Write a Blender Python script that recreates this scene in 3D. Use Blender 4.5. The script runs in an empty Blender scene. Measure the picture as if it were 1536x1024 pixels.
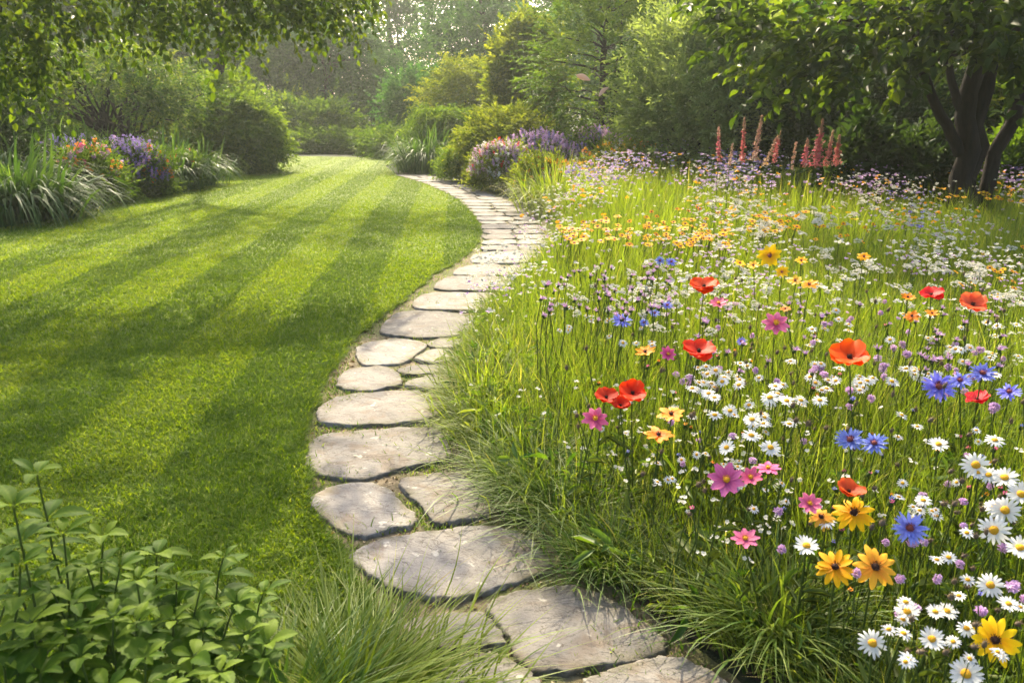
import bpy, math, random
import numpy as np
from mathutils import Vector, Matrix

random.seed(11)
rng = np.random.default_rng(11)
S = bpy.context.scene
COL = S.collection
R = math.radians

# ------------------------------------------------------------------ camera
CAM_Z, PITCH, F = 1.65, R(16.0), 1195.0
cam = bpy.data.cameras.new('camera')
cam.lens = 28.0
cam.sensor_width = 36.0
cam.clip_start, cam.clip_end = 0.05, 600.0
cam.dof.use_dof = True
cam.dof.focus_distance = 4.6
cam.dof.aperture_fstop = 5.6
co = bpy.data.objects.new('camera', cam)
co.location = (0, 0, CAM_Z)
co.rotation_euler = (R(90) - PITCH, 0, 0)
COL.objects.link(co)
S.camera = co

# ------------------------------------------------------------------ light
SUN_EL, SUN_AZ = R(40.0), R(-11.0)          # azimuth from +Y towards +X
w = bpy.data.worlds.new("World")
S.world = w
w.use_nodes = True
nt = w.node_tree
sky = nt.nodes.new('ShaderNodeTexSky')
sky.sky_type = 'NISHITA'
sky.sun_disc = False
sky.sun_elevation = SUN_EL
sky.sun_rotation = SUN_AZ
sky.air_density = 0.9
sky.dust_density = 5.0
sky.ozone_density = 0.6
bg = nt.nodes['Background']
bg.inputs['Strength'].default_value = 0.15
nt.links.new(sky.outputs[0], bg.inputs['Color'])
sl = bpy.data.lights.new('sun', 'SUN')
sl.energy = 4.0
sl.angle = R(0.8)
sl.color = (1.0, 0.86, 0.60)
so = bpy.data.objects.new('sun', sl)
sd = Vector((math.sin(SUN_AZ) * math.cos(SUN_EL), math.cos(SUN_AZ) * math.cos(SUN_EL), math.sin(SUN_EL)))
so.rotation_euler = sd.to_track_quat('Z', 'Y').to_euler()
COL.objects.link(so)
S.view_settings.view_transform = 'Standard'
S.view_settings.look = 'None'
S.view_settings.gamma = 1.0
S.view_settings.exposure = 1.62
S.cycles.volume_bounces = 0
S.cycles.max_bounces = 8
S.cycles.diffuse_bounces = 4
S.cycles.transmission_bounces = 5
S.cycles.use_denoising = True

# ------------------------------------------------------------------ projection helpers
cp, sp = math.cos(PITCH), math.sin(PITCH)
def at(u, v, z=0.0):
    """point where the photograph's pixel meets height z; also its depth"""
    a, b = (u - 768) / F, (v - 512) / F
    t = (CAM_Z - z) / (sp + b * cp)
    return Vector((a * t, (cp - b * sp) * t, z)), t
def atY(u, v, Y):
    """point where the photograph's pixel meets the upright plane at distance Y"""
    a, b = (u - 768) / F, (v - 512) / F
    t = Y / (cp - b * sp)
    return Vector((a * t, Y, CAM_Z - (sp + b * cp) * t))
def gp(pts, z=0.0):
    return [(at(u, v, z)[0].x, at(u, v, z)[0].y) for u, v in pts]
def in_poly(P, poly):
    x, y = P[:, 0], P[:, 1]
    r = np.zeros(len(P), bool)
    n = len(poly)
    for i in range(n):
        x0, y0 = poly[i]; x1, y1 = poly[(i + 1) % n]
        if y0 == y1: continue
        c = ((y0 > y) != (y1 > y)) & (x < (x1 - x0) * (y - y0) / (y1 - y0) + x0)
        r ^= c
    return r
def poly_dist(P, poly, closed=False):
    d = np.full(len(P), 1e9)
    n = len(poly)
    for i in range(n if closed else n - 1):
        a = np.array(poly[i]); b = np.array(poly[(i + 1) % n]); ab = b - a
        t = np.clip(((P[:, :2] - a) @ ab) / max(ab @ ab, 1e-9), 0, 1)
        q = a + t[:, None] * ab
        d = np.minimum(d, np.hypot(P[:, 0] - q[:, 0], P[:, 1] - q[:, 1]))
    return d
def nz(v):
    return v / np.maximum(np.linalg.norm(v, axis=-1, keepdims=True), 1e-9)

# ------------------------------------------------------------------ object helpers
def link(o, parent=None):
    COL.objects.link(o)
    if parent is not None: o.parent = parent
    return o
def tag(o, label=None, cat=None, group=None, kind=None):
    if label: o['label'] = label
    if cat: o['category'] = cat
    if group: o['group'] = group
    if kind: o['kind'] = kind
    return o
def thing(name, label, cat, loc=(0, 0, 0), group=None, rz=0.0):
    o = bpy.data.objects.new(name, None)
    o.empty_display_size = 0.1
    o.location = loc
    o.rotation_euler = (0, 0, rz)
    link(o)
    return tag(o, label, cat, group)
def obj(name, me, parent=None):
    return link(bpy.data.objects.new(name, me), parent)
def mesh(name, parts, mats, smooth=True):
    """parts: list of (V, faces (n,3|4), tint per vertex or number, material index)"""
    Vs, loops, starts, tints, mi = [], [], [], [], []
    vo = lo = 0
    for V, Fc, T, m in parts:
        V = np.asarray(V, np.float32).reshape(-1, 3); Fc = np.asarray(Fc, np.int64)
        if len(V) == 0 or len(Fc) == 0: continue
        Vs.append(V)
        k = Fc.shape[1]
        loops.append((Fc + vo).ravel())
        starts.append(lo + np.arange(len(Fc)) * k)
        mi.append(np.full(len(Fc), m))
        tints.append(np.broadcast_to(np.asarray(T, np.float32), (len(V),)))
        vo += len(V); lo += Fc.size
    V = np.concatenate(Vs); L = np.concatenate(loops); St = np.concatenate(starts)
    me = bpy.data.meshes.new(name)
    me.vertices.add(len(V)); me.vertices.foreach_set('co', V.ravel())
    me.loops.add(len(L)); me.loops.foreach_set('vertex_index', L.astype(np.int32))
    me.polygons.add(len(St)); me.polygons.foreach_set('loop_start', St.astype(np.int32))
    me.polygons.foreach_set('material_index', np.concatenate(mi).astype(np.int32))
    me.polygons.foreach_set('use_smooth', np.full(len(St), smooth))
    a = me.attributes.new('tint', 'FLOAT', 'POINT')
    a.data.foreach_set('value', np.concatenate(tints).astype(np.float32))
    for m in (mats if isinstance(mats, (list, tuple)) else [mats]): me.materials.append(m)
    me.update(calc_edges=True)
    return me

# ------------------------------------------------------------------ materials
def new_mat(name):
    m = bpy.data.materials.new(name); m.use_nodes = True
    n = m.node_tree; n.nodes.clear()
    out = n.nodes.new('ShaderNodeOutputMaterial')
    return m, n, out
def ramp(n, fac, stops):
    r = n.nodes.new('ShaderNodeValToRGB')
    while len(r.color_ramp.elements) < len(stops): r.color_ramp.elements.new(0.5)
    for e, (p, c) in zip(r.color_ramp.elements, stops):
        e.position = p; e.color = (*c, 1)
    if fac is not None: n.links.new(fac, r.inputs[0])
    return r.outputs[0]
def noise(n, scale, detail=4, rough=0.55, vec=None, dist=0.0):
    t = n.nodes.new('ShaderNodeTexNoise')
    t.inputs['Scale'].default_value = scale; t.inputs['Detail'].default_value = detail
    t.inputs['Roughness'].default_value = rough; t.inputs['Distortion'].default_value = dist
    if vec is not None: n.links.new(vec, t.inputs['Vector'])
    return t.outputs['Fac']
def mixc(n, fac, a, b, mode='MIX'):
    x = n.nodes.new('ShaderNodeMix'); x.data_type = 'RGBA'; x.blend_type = mode
    for s, v in ((x.inputs[0], fac), (x.inputs[6], a), (x.inputs[7], b)):
        if isinstance(v, (int, float)): s.default_value = v
        elif isinstance(v, tuple): s.default_value = (*v, 1)
        else: n.links.new(v, s)
    return x.outputs[2]
def mth(n, op, a, b=None, c=None):
    x = n.nodes.new('ShaderNodeMath'); x.operation = op
    for i, v in enumerate((a, b, c)):
        if v is None: continue
        if isinstance(v, (int, float)): x.inputs[i].default_value = v
        else: n.links.new(v, x.inputs[i])
    return x.outputs[0]
def bump(n, h, strength, dist=0.02):
    b = n.nodes.new('ShaderNodeBump')
    b.inputs['Strength'].default_value = strength; b.inputs['Distance'].default_value = dist
    n.links.new(h, b.inputs['Height'])
    return b.outputs[0]
def leaf_mat(name, stops, transl=0.45, tcol=(1.7, 1.55, 0.55), rough=0.55, spec=0.18, vary=False):
    """leaf tissue: reflects its own colour and lets yellower light through"""
    m, n, out = new_mat(name)
    at_ = n.nodes.new('ShaderNodeAttribute'); at_.attribute_name = 'tint'
    k = len(stops)
    col = ramp(n, at_.outputs['Fac'], [(i / max(k - 1, 1), c) for i, c in enumerate(stops)])
    if vary:
        oi = n.nodes.new('ShaderNodeObjectInfo'); hs = n.nodes.new('ShaderNodeHueSaturation')
        n.links.new(mth(n, 'MULTIPLY_ADD', oi.outputs['Random'], .03, .485), hs.inputs['Hue'])
        n.links.new(mth(n, 'MULTIPLY_ADD', mth(n, 'FRACT', mth(n, 'MULTIPLY', oi.outputs['Random'], 7.3)), .24, .84), hs.inputs['Value'])
        n.links.new(mth(n, 'MULTIPLY_ADD', mth(n, 'FRACT', mth(n, 'MULTIPLY', oi.outputs['Random'], 13.7)), .10, .95), hs.inputs['Saturation'])
        n.links.new(col, hs.inputs['Color']); col = hs.outputs[0]
    p = n.nodes.new('ShaderNodeBsdfPrincipled')
    p.inputs['Roughness'].default_value = rough
    p.inputs['Specular IOR Level'].default_value = spec
    n.links.new(col, p.inputs['Base Color'])
    t = n.nodes.new('ShaderNodeBsdfTranslucent')
    tc = mixc(n, 1.0, col, tcol, 'MULTIPLY')
    n.links.new(tc, t.inputs['Color'])
    mx = n.nodes.new('ShaderNodeMixShader'); mx.inputs[0].default_value = transl
    n.links.new(p.outputs[0], mx.inputs[1]); n.links.new(t.outputs[0], mx.inputs[2])
    n.links.new(mx.outputs[0], out.inputs['Surface'])
    return m
def plain_mat(name, stops, scale=12.0, rough=0.85, bstr=0.3, bdist=0.01, stretch=None):
    m, n, out = new_mat(name)
    tc = n.nodes.new('ShaderNodeTexCoord'); vec = tc.outputs['Object']
    if stretch:
        mp = n.nodes.new('ShaderNodeMapping'); mp.inputs['Scale'].default_value = stretch
        n.links.new(vec, mp.inputs['Vector']); vec = mp.outputs[0]
    f = noise(n, scale, 6, 0.6, vec)
    p = n.nodes.new('ShaderNodeBsdfPrincipled'); p.inputs['Roughness'].default_value = rough
    p.inputs['Specular IOR Level'].default_value = 0.25
    k = len(stops)
    n.links.new(ramp(n, f, [(0.3 + 0.4 * i / max(k - 1, 1), c) for i, c in enumerate(stops)]), p.inputs['Base Color'])
    n.links.new(bump(n, noise(n, scale * 3, 6, 0.65, vec), bstr, bdist), p.inputs['Normal'])
    n.links.new(p.outputs[0], out.inputs['Surface'])
    return m

M = {}
M['lawn_blade'] = leaf_mat('lawn_blade', [(.042, .094, .003), (.080, .152, .005), (.145, .215, .022), (.25, .31, .09)], .5, (2.0, 1.7, .4))
M['meadow'] = leaf_mat('meadow_grass', [(.050, .098, .008), (.095, .152, .012), (.155, .200, .020), (.19, .25, .05), (.34, .30, .12)], .5, (1.62, 1.66, .42), .5, .25)
M['tussock'] = leaf_mat('tussock_grass', [(.038, .095, .016), (.070, .140, .020), (.12, .190, .035), (.20, .25, .06)], .45, (1.8, 1.65, .45), .45, .35)
M['strap'] = leaf_mat('strap_leaf', [(.022, .062, .014), (.052, .110, .026), (.11, .18, .05)], .42, (1.8, 1.7, .5), .5, .2)
M['forest'] = leaf_mat('forest_leaf', [(.020, .058, .018), (.046, .105, .030), (.095, .168, .045)], .5, (1.4, 1.75, .6))
M['bush'] = leaf_mat('bush_leaf', [(.030, .070, .010), (.060, .115, .016), (.11, .175, .028)], .5, (2.0, 1.8, .5))
M['yellow_bush'] = leaf_mat('golden_leaf', [(.050, .085, .012), (.095, .135, .018), (.18, .22, .030)], .52, (2.0, 1.8, .5))
M['bronze'] = leaf_mat('bronze_leaf', [(.028, .065, .018), (.060, .105, .028), (.13, .17, .045)], .48, (1.8, 1.75, .5))
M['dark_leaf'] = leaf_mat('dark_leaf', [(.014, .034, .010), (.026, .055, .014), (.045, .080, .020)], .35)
M['tree_leaf'] = leaf_mat('broad_leaf', [(.014, .034, .006), (.032, .062, .008), (.070, .110, .012)], .55, (2.7, 2.35, .4), .45, .2)
M['willow'] = leaf_mat('willow_leaf', [(.085, .135, .045), (.15, .22, .08), (.24, .31, .13)], .45, (1.7, 1.6, .6))
M['herb'] = leaf_mat('herb_leaf', [(.030, .070, .006), (.066, .128, .012), (.15, .22, .022)], .46, (2.0, 1.9, .35), .6, .12)
M['stem'] = leaf_mat('green_stem', [(.045, .080, .016), (.085, .120, .025)], .25)
M['bark'] = plain_mat('bark', [(.007, .005, .004), (.026, .017, .011)], 14, .9, .8, .02, (1, 1, .18))
M['soil'] = plain_mat('bed_soil', [(.030, .022, .014), (.060, .044, .026)], 6, .95, .7, .02)
def petal_mat(name, base, tip, transl=.35, rough=.55):
    return leaf_mat(name, [base, tuple((a + b) / 2 for a, b in zip(base, tip)), tip], transl, (1.15, 1.1, 1.0), rough, .2, True)
M['white'] = petal_mat('white_petal', (.70, .70, .60), (.80, .80, .78), .3)
M['disc'] = plain_mat('yellow_disc', [(.55, .24, .01), (.75, .42, .02)], 300, .8, .6, .003)
M['yellow'] = petal_mat('golden_petal', (.84, .37, .004), (.93, .57, .010))
M['brown_disc'] = plain_mat('brown_disc', [(.020, .010, .008), (.075, .025, .012)], 300, .8, .8, .003)
M['pink'] = petal_mat('pink_petal', (.48, .045, .16), (.80, .17, .38))
M['blue'] = petal_mat('blue_petal', (.17, .16, .60), (.26, .30, .86))
M['red_disc'] = plain_mat('russet_disc', [(.14, .03, .03), (.32, .09, .07)], 300, .8, .6, .003)
M['red'] = petal_mat('red_petal', (.55, .018, .006), (.88, .075, .018), .45)
M['orange'] = petal_mat('orange_petal', (.74, .17, .008), (.92, .36, .016))
M['mauve'] = petal_mat('mauve_petal', (.42, .24, .46), (.70, .48, .74))
M['purple'] = petal_mat('purple_petal', (.16, .12, .40), (.33, .27, .62))
M['cream'] = petal_mat('cream_petal', (.55, .52, .42), (.74, .72, .62))
M['plume'] = petal_mat('plume_floret', (.42, .075, .10), (.52, .19, .19))
M['plume_tan'] = petal_mat('tan_floret', (.36, .20, .14), (.55, .36, .26))
M['bud'] = leaf_mat('seed_head', [(.10, .075, .05), (.20, .15, .10)], .15)
M['fallen'] = petal_mat('petal_rose', (.58, .44, .36), (.68, .54, .44), .2)

# ------------------------------------------------------------------ shape makers (numpy)
def blades(P, h, wd, ang, bend, droop, segs=3, tint=0.5, grad=0.0, twist=0.8, r=None, fan=1.7):
    r = r or rng
    N = len(P)
    f = lambda x: np.broadcast_to(np.asarray(x, float), (N,))
    h, wd, ang, bend, droop, tint = map(f, (h, wd, ang, bend, droop, tint))
    s = np.linspace(0, 1, segs + 1)[None, :]
    hor = (bend * h)[:, None] * s ** fan
    ver = h[:, None] * (s - droop[:, None] * s ** 2.4)
    wob = (r.normal(0, .04, N) * h)[:, None] * np.sin(s * 3.1)
    ca, sa = np.cos(ang)[:, None], np.sin(ang)[:, None]
    C = np.stack([P[:, 0:1] + ca * hor - sa * wob, P[:, 1:2] + sa * hor + ca * wob, P[:, 2:3] + ver], -1)
    tw = ang + np.pi / 2 + r.uniform(-twist, twist, N)
    wid = (wd[:, None] * .5) * (1 - s ** 2.2 * .93) * (0.65 + .5 * np.sin(np.pi * np.minimum(s + .15, 1)))
    side = np.stack([np.cos(tw), np.sin(tw), np.zeros(N)], -1)[:, None, :] * wid[..., None]
    V = np.stack([C - side, C + side], 2).reshape(-1, 3)
    k = segs + 1
    b = (np.arange(N) * k * 2)[:, None] + np.arange(segs)[None, :] * 2
    Fc = np.stack([b, b + 1, b + 3, b + 2], -1).reshape(-1, 4)
    T = np.clip(tint[:, None] + grad * (s - .5), 0, 1)
    T = np.repeat(T.reshape(-1), 2)
    return V, Fc, T
def leaves(P, D, Nn, ln, wd, fold=.18, curl=.15, tint=.5):
    N = len(P)
    f = lambda x: np.broadcast_to(np.asarray(x, float), (N,))[:, None]
    ln, wd = f(ln), f(wd)
    D = nz(D)
    Sd = nz(np.cross(D, Nn)); Nn = np.cross(Sd, D)
    up = Nn * wd * fold
    p1 = P + D * ln * .30 + Nn * ln * curl * .3; p2 = P + D * ln * .66 + Nn * ln * curl * .25
    tip = P + D * ln - Nn * ln * curl
    V = np.stack([P, p1 + Sd * wd * .46 + up, p2 + Sd * wd * .40 + up, tip, p2 - Sd * wd * .40 + up, p1 - Sd * wd * .46 + up], 1).reshape(-1, 3)
    b = np.arange(N)[:, None] * 6
    Fc = np.concatenate([b + np.array([[0, 1, 2, 3]]), b + np.array([[0, 3, 4, 5]])], 1).reshape(-1, 4)
    return V, Fc, np.repeat(np.clip(np.broadcast_to(tint, (N,)), 0, 1), 6)
def sprays(T0, D, L, k, ll, lw, droop=.15, ang=.85, nrand=.45, tint=.5, tj=.18, lj=.3, fold=.18, curl=.12, flat=1.0):
    """twigs with leaves set alternately along them"""
    T = len(T0); D = nz(D)
    L = np.broadcast_to(np.asarray(L, float), (T,))
    s = (np.arange(k) + .6) / k
    down = np.array([0, 0, -1.0])
    P = T0[:, None] + D[:, None] * (L[:, None] * s)[..., None] + down * (droop * L[:, None] * s ** 2)[..., None]
    tg = nz(D[:, None] + down * (2 * droop * s)[None, :, None])
    up = np.array([0, 0, 1.0]) * flat + rng.normal(0, nrand, (T, 1, 3))
    Sd = nz(np.cross(tg, np.broadcast_to(up, tg.shape)))
    Nn = np.cross(Sd, tg)
    sg = np.where((np.arange(k) % 2) == 0, 1.0, -1.0)[None, :, None]
    ld = tg * math.cos(ang) + Sd * sg * math.sin(ang) + rng.normal(0, .22, P.shape)
    ld[:, -1] = tg[:, -1]
    Nn = Nn + rng.normal(0, nrand, P.shape)
    n = T * k
    tt = np.repeat(np.broadcast_to(np.asarray(tint, float), (T,)), k) + rng.normal(0, tj, n)
    sc = 1 + rng.uniform(-lj, lj, n)
    return leaves(P.reshape(-1, 3), ld.reshape(-1, 3), Nn.reshape(-1, 3), ll * sc, lw * sc, fold, curl, tt)
def tube(pts, rad, sides=7):
    P = np.asarray(pts, float); rad = np.broadcast_to(np.asarray(rad, float), (len(P),))
    tg = nz(np.gradient(P, axis=0))
    ref = np.array([0.31, 0.95, 0.05])
    A = nz(np.cross(tg, ref)); B = np.cross(tg, A)
    a = np.linspace(0, 2 * np.pi, sides, endpoint=False)
    V = P[:, None] + rad[:, None, None] * (np.cos(a)[None, :, None] * A[:, None] + np.sin(a)[None, :, None] * B[:, None])
    n = len(P)
    i = np.arange(n - 1)[:, None] * sides; j = np.arange(sides)[None, :]; j2 = (j + 1) % sides
    Fc = np.stack([i + j, i + j2, i + sides + j2, i + sides + j], -1).reshape(-1, 4)
    return V.reshape(-1, 3), Fc
def curve(a, b, sag=0.0, n=7, jit=0.0, r=None):
    r = r or rng
    a, b = np.asarray(a, float), np.asarray(b, float)
    s = np.linspace(0, 1, n)[:, None]
    L = np.linalg.norm(b - a)
    P = a + (b - a) * s
    P[:, 2] += sag * L * np.sin(np.pi * s[:, 0])
    P[1:-1] += r.normal(0, jit * L, (n - 2, 3))
    return P
def clumps(n, rad, lo=-.6, shell=.55, power=1.0, lump=.25):
    """clump centres through an uneven ellipsoid, denser towards its outside"""
    out = []
    ph = rng.uniform(0, 6.28, 6)
    while len(out) < n:
        d = nz(rng.normal(0, 1, 3))
        if d[2] < lo: continue
        k = (shell + (1 - shell) * rng.uniform(0, 1) ** .6)
        az = math.atan2(d[1], d[0])
        k *= 1 + lump * (math.sin(2 * az + ph[0]) * .5 + math.sin(3 * az + ph[1] + 2 * d[2]) * .4 + math.sin(5 * d[2] + ph[2]) * .4)
        out.append(d * k * np.asarray(rad))
    return np.array(out)
def foliage(C, centre, per, spread, L, k, ll, lw, up=.35, out=.7, loc=.5, rnd=.45, droop=.15, ang=.85, tj=.15, flat=1.0, nrand=.45, tint0=.5, tspread=.2, curl=.12):
    n = len(C)
    c0 = np.repeat(C, per, 0)
    off = rng.normal(0, 1, (n * per, 3)) * spread * np.array([1, 1, .75])
    T0 = c0 + off
    D = nz(T0 - centre) * out + nz(off) * loc + np.array([0, 0, up]) + rng.normal(0, rnd, T0.shape)
    ct = np.repeat(rng.normal(0, tspread, n), per)
    return sprays(T0, D, L * rng.uniform(.6, 1.3, n * per), k, ll, lw, droop, ang, nrand, tint0 + ct, tj, curl=curl, flat=flat)

# ------------------------------------------------------------------ setting: ground, lawn, path
def sheet(name, poly, z, mat, kind='structure'):
    import bmesh
    bm = bmesh.new()
    f = bm.faces.new([bm.verts.new((x, y, z)) for x, y in poly])
    bmesh.ops.triangulate(bm, faces=[f])
    me = bpy.data.meshes.new(name); bm.to_mesh(me); bm.free()
    for p in me.polygons:
        if p.normal.z < 0: p.flip()
    me.materials.append(mat)
    return tag(obj(name, me), kind=kind)

def ground_mat():
    m, n, out = new_mat('woodland_floor')
    tc = n.nodes.new('ShaderNodeTexCoord')
    p = n.nodes.new('ShaderNodeBsdfPrincipled'); p.inputs['Roughness'].default_value = .95
    c = ramp(n, noise(n, 1.2, 8, .65, tc.outputs['Object']), [(.35, (.030, .028, .013)), (.55, (.040, .055, .015)), (.7, (.065, .075, .022))])
    n.links.new(c, p.inputs['Base Color'])
    n.links.new(bump(n, noise(n, 9, 6, .7, tc.outputs['Object']), .8, .05), p.inputs['Normal'])
    n.links.new(p.outputs[0], out.inputs['Surface'])
    return m
def lawn_mat():
    """close-mown turf: stripes are paler where the mower laid the blades away"""
    m, n, out = new_mat('lawn_turf')
    tc = n.nodes.new('ShaderNodeTexCoord'); sx = n.nodes.new('ShaderNodeSeparateXYZ')
    n.links.new(tc.outputs['Object'], sx.inputs[0])
    X = mth(n, 'ADD', sx.outputs[0], mth(n, 'MULTIPLY_ADD', sx.outputs[1], STRIPE_LEAN, -6.9 * STRIPE_LEAN))
    X = mth(n, 'ADD', X, mth(n, 'MULTIPLY_ADD', noise(n, .9, 2, .5, tc.outputs['Object']), .04, -.02))
    s = mth(n, 'SINE', mth(n, 'MULTIPLY_ADD', X, 2 * math.pi / STRIPE, -2 * math.pi / STRIPE * STRIPE_X0))
    s = mth(n, 'MULTIPLY_ADD', s, 6.0, 0.5)
    cl = n.nodes.new('ShaderNodeClamp'); n.links.new(s, cl.inputs[0])
    fine = noise(n, 70, 5, .7, tc.outputs['Object']); mid = noise(n, 3.0, 5, .6, tc.outputs['Object'])
    a = ramp(n, fine, [(.3, (.075, .125, .006)), (.5, (.120, .185, .008)), (.72, (.180, .235, .018))])
    b = ramp(n, fine, [(.3, (.086, .142, .012)), (.5, (.136, .206, .020)), (.72, (.198, .26, .04))])
    c = mixc(n, cl.outputs[0], a, b)
    c = mixc(n, mth(n, 'MULTIPLY', mid, .35), c, (.19, .21, .022))
    p = n.nodes.new('ShaderNodeBsdfPrincipled'); p.inputs['Roughness'].default_value = .8
    p.inputs['Specular IOR Level'].default_value = .2
    n.links.new(c, p.inputs['Base Color'])
    n.links.new(bump(n, fine, .9, .03), p.inputs['Normal'])
    n.links.new(p.outputs[0], out.inputs['Surface'])
    return m
def path_mat():
    m, n, out = new_mat('path_soil')
    tc = n.nodes.new('ShaderNodeTexCoord'); v = tc.outputs['Object']
    soil = ramp(n, noise(n, 28, 8, .7, v), [(.3, (.085, .060, .035)), (.5, (.19, .145, .085)), (.7, (.32, .26, .17))])
    moss = ramp(n, noise(n, 60, 6, .7, v), [(.3, (.055, .070, .012)), (.7, (.14, .15, .03))])
    f = ramp(n, noise(n, 3.2, 5, .65, v), [(.42, (0, 0, 0)), (.58, (1, 1, 1))])
    c = mixc(n, f, soil, moss)
    p = n.nodes.new('ShaderNodeBsdfPrincipled'); p.inputs['Roughness'].default_value = .95
    n.links.new(c, p.inputs['Base Color'])
    n.links.new(bump(n, noise(n, 70, 8, .75, v), 1.0, .02), p.inputs['Normal'])
    n.links.new(p.outputs[0], out.inputs['Surface'])
    return m
STRIPE, STRIPE_LEAN, STRIPE_X0 = 1.25, .07, -1.89 - 1.25 / 2
def stripe_val(x, y):
    X = x + STRIPE_LEAN * (y - 6.9)
    X = X + .008 * np.sin(y * 2.1 + x) + rng.normal(0, .012, np.shape(x))
    return np.clip(np.sin(2 * np.pi / STRIPE * (X - STRIPE_X0)) * 6 + .5, 0, 1)

sheet('ground', [(-160, -40), (160, -40), (160, 260), (-160, 260)], 0.0, ground_mat())
path_left_px = [(640, 1130), (600, 1060), (580, 1000), (555, 930), (524, 880), (490, 820), (462, 750), (453, 690), (459, 640), (474, 600), (497, 560),
                (520, 525), (550, 495), (585, 470), (615, 445), (650, 415), (690, 393), (714, 370), (721, 352), (718, 338), (704, 317), (688, 301), (668, 289), (645, 279), (622, 271), (598, 266)]
path_left = gp(path_left_px)
lawn_left = gp([(578, 250), (600, 243), (560, 237), (420, 235), (408, 246), (360, 262), (318, 272), (230, 290), (120, 322), (0, 345)])
lawn_poly = [(-.45, .6)] + path_left + lawn_left + [(-14, 9.0), (-14, .6)]
sheet('lawn', lawn_poly, 0.026, lawn_mat())
path_right_px = [(600, 258), (655, 265), (695, 277), (735, 290), (772, 304), (806, 322), (830, 342), (842, 370), (830, 400), (795, 430), (770, 470),
                 (745, 520), (725, 580), (740, 640), (760, 700), (800, 770), (870, 840), (950, 905), (1020, 960), (1100, 1020), (1180, 1100)]
sheet('path', path_left + gp(path_right_px), 0.018, path_mat())

# lawn blades
def lawn_points(n, y0, y1):
    y = np.maximum(rng.uniform(y0, y1, n) + rng.normal(0, .14 * (y1 - y0), n), .8); x = rng.uniform(-1, .02, n) * (y * .74 + 1.2)
    P = np.stack([x, y, np.full(n, .024)], 1)
    return P[in_poly(P, lawn_poly)]
LB = []
for n, y0, y1, hh, ww in ((95000, 1.3, 3.4, .034, .0050), (130000, 3.4, 5.6, .036, .0062), (120000, 5.6, 9, .036, .009), (130000, 8.5, 14.5, .030, .010), (140000, 13, 23, .024, .012), (110000, 18, 34, .02, .015)):
    P = lawn_points(n, y0, y1)
    sv = stripe_val(P[:, 0], P[:, 1])
    N = len(P)
    ww = np.interp(P[:, 1], [2, 4.5, 7.5, 12, 18, 30], [.0050, .0062, .0085, .0105, .013, .017])
    hh = np.interp(P[:, 1], [2, 8, 18, 30], [.035, .035, .026, .02])
    patch = np.sin(P[:, 0] * 5.1 + np.sin(P[:, 1] * 3.7) * 2) * np.sin(P[:, 1] * 4.3 + P[:, 0] * 2.0)
    edge = np.exp(-poly_dist(P, path_left) / .06)
    LB.append(blades(P, hh * rng.uniform(.6, 1.25, N) * (1 + .35 * edge), ww * rng.uniform(.7, 1.3, N), np.where(sv > .5, -1.6, 1.6) + rng.normal(0, 1.7, N),
                     rng.uniform(.3, 1.1, N), rng.uniform(.1, .5, N), 2, np.clip(.31 + .17 * sv + .06 * patch + rng.normal(0, .13, N), 0, 1), .2) + (0,))
# the fringe that leans over the path
q = np.array(path_left[2:22]); seg = rng.integers(0, len(q) - 1, 17000); f_ = rng.uniform(0, 1, (17000, 1))
P = q[seg] * (1 - f_) + q[seg + 1] * f_
P = np.column_stack([P[:, 0] - np.abs(rng.normal(0, .03, len(P))) + .010 + .012 * np.sin(P[:, 1] * 19) + .012 * np.sin(P[:, 1] * 7.3 + 1), P[:, 1] + rng.normal(0, .01, len(P)), np.full(len(P), .012)])
N = len(P)
LB.append(blades(P, rng.uniform(.025, .065, N), .0055, rng.normal(0, 1.0, N), rng.uniform(.3, 1.2, N), rng.uniform(.1, .6, N), 3, np.clip(rng.normal(.4, .17, N), 0, 1), .25) + (0,))
tag(obj('lawn_grass', mesh('lawn_grass', LB, M['lawn_blade'])), 'short mown grass blades covering the striped lawn', 'grass', kind='stuff')

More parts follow.
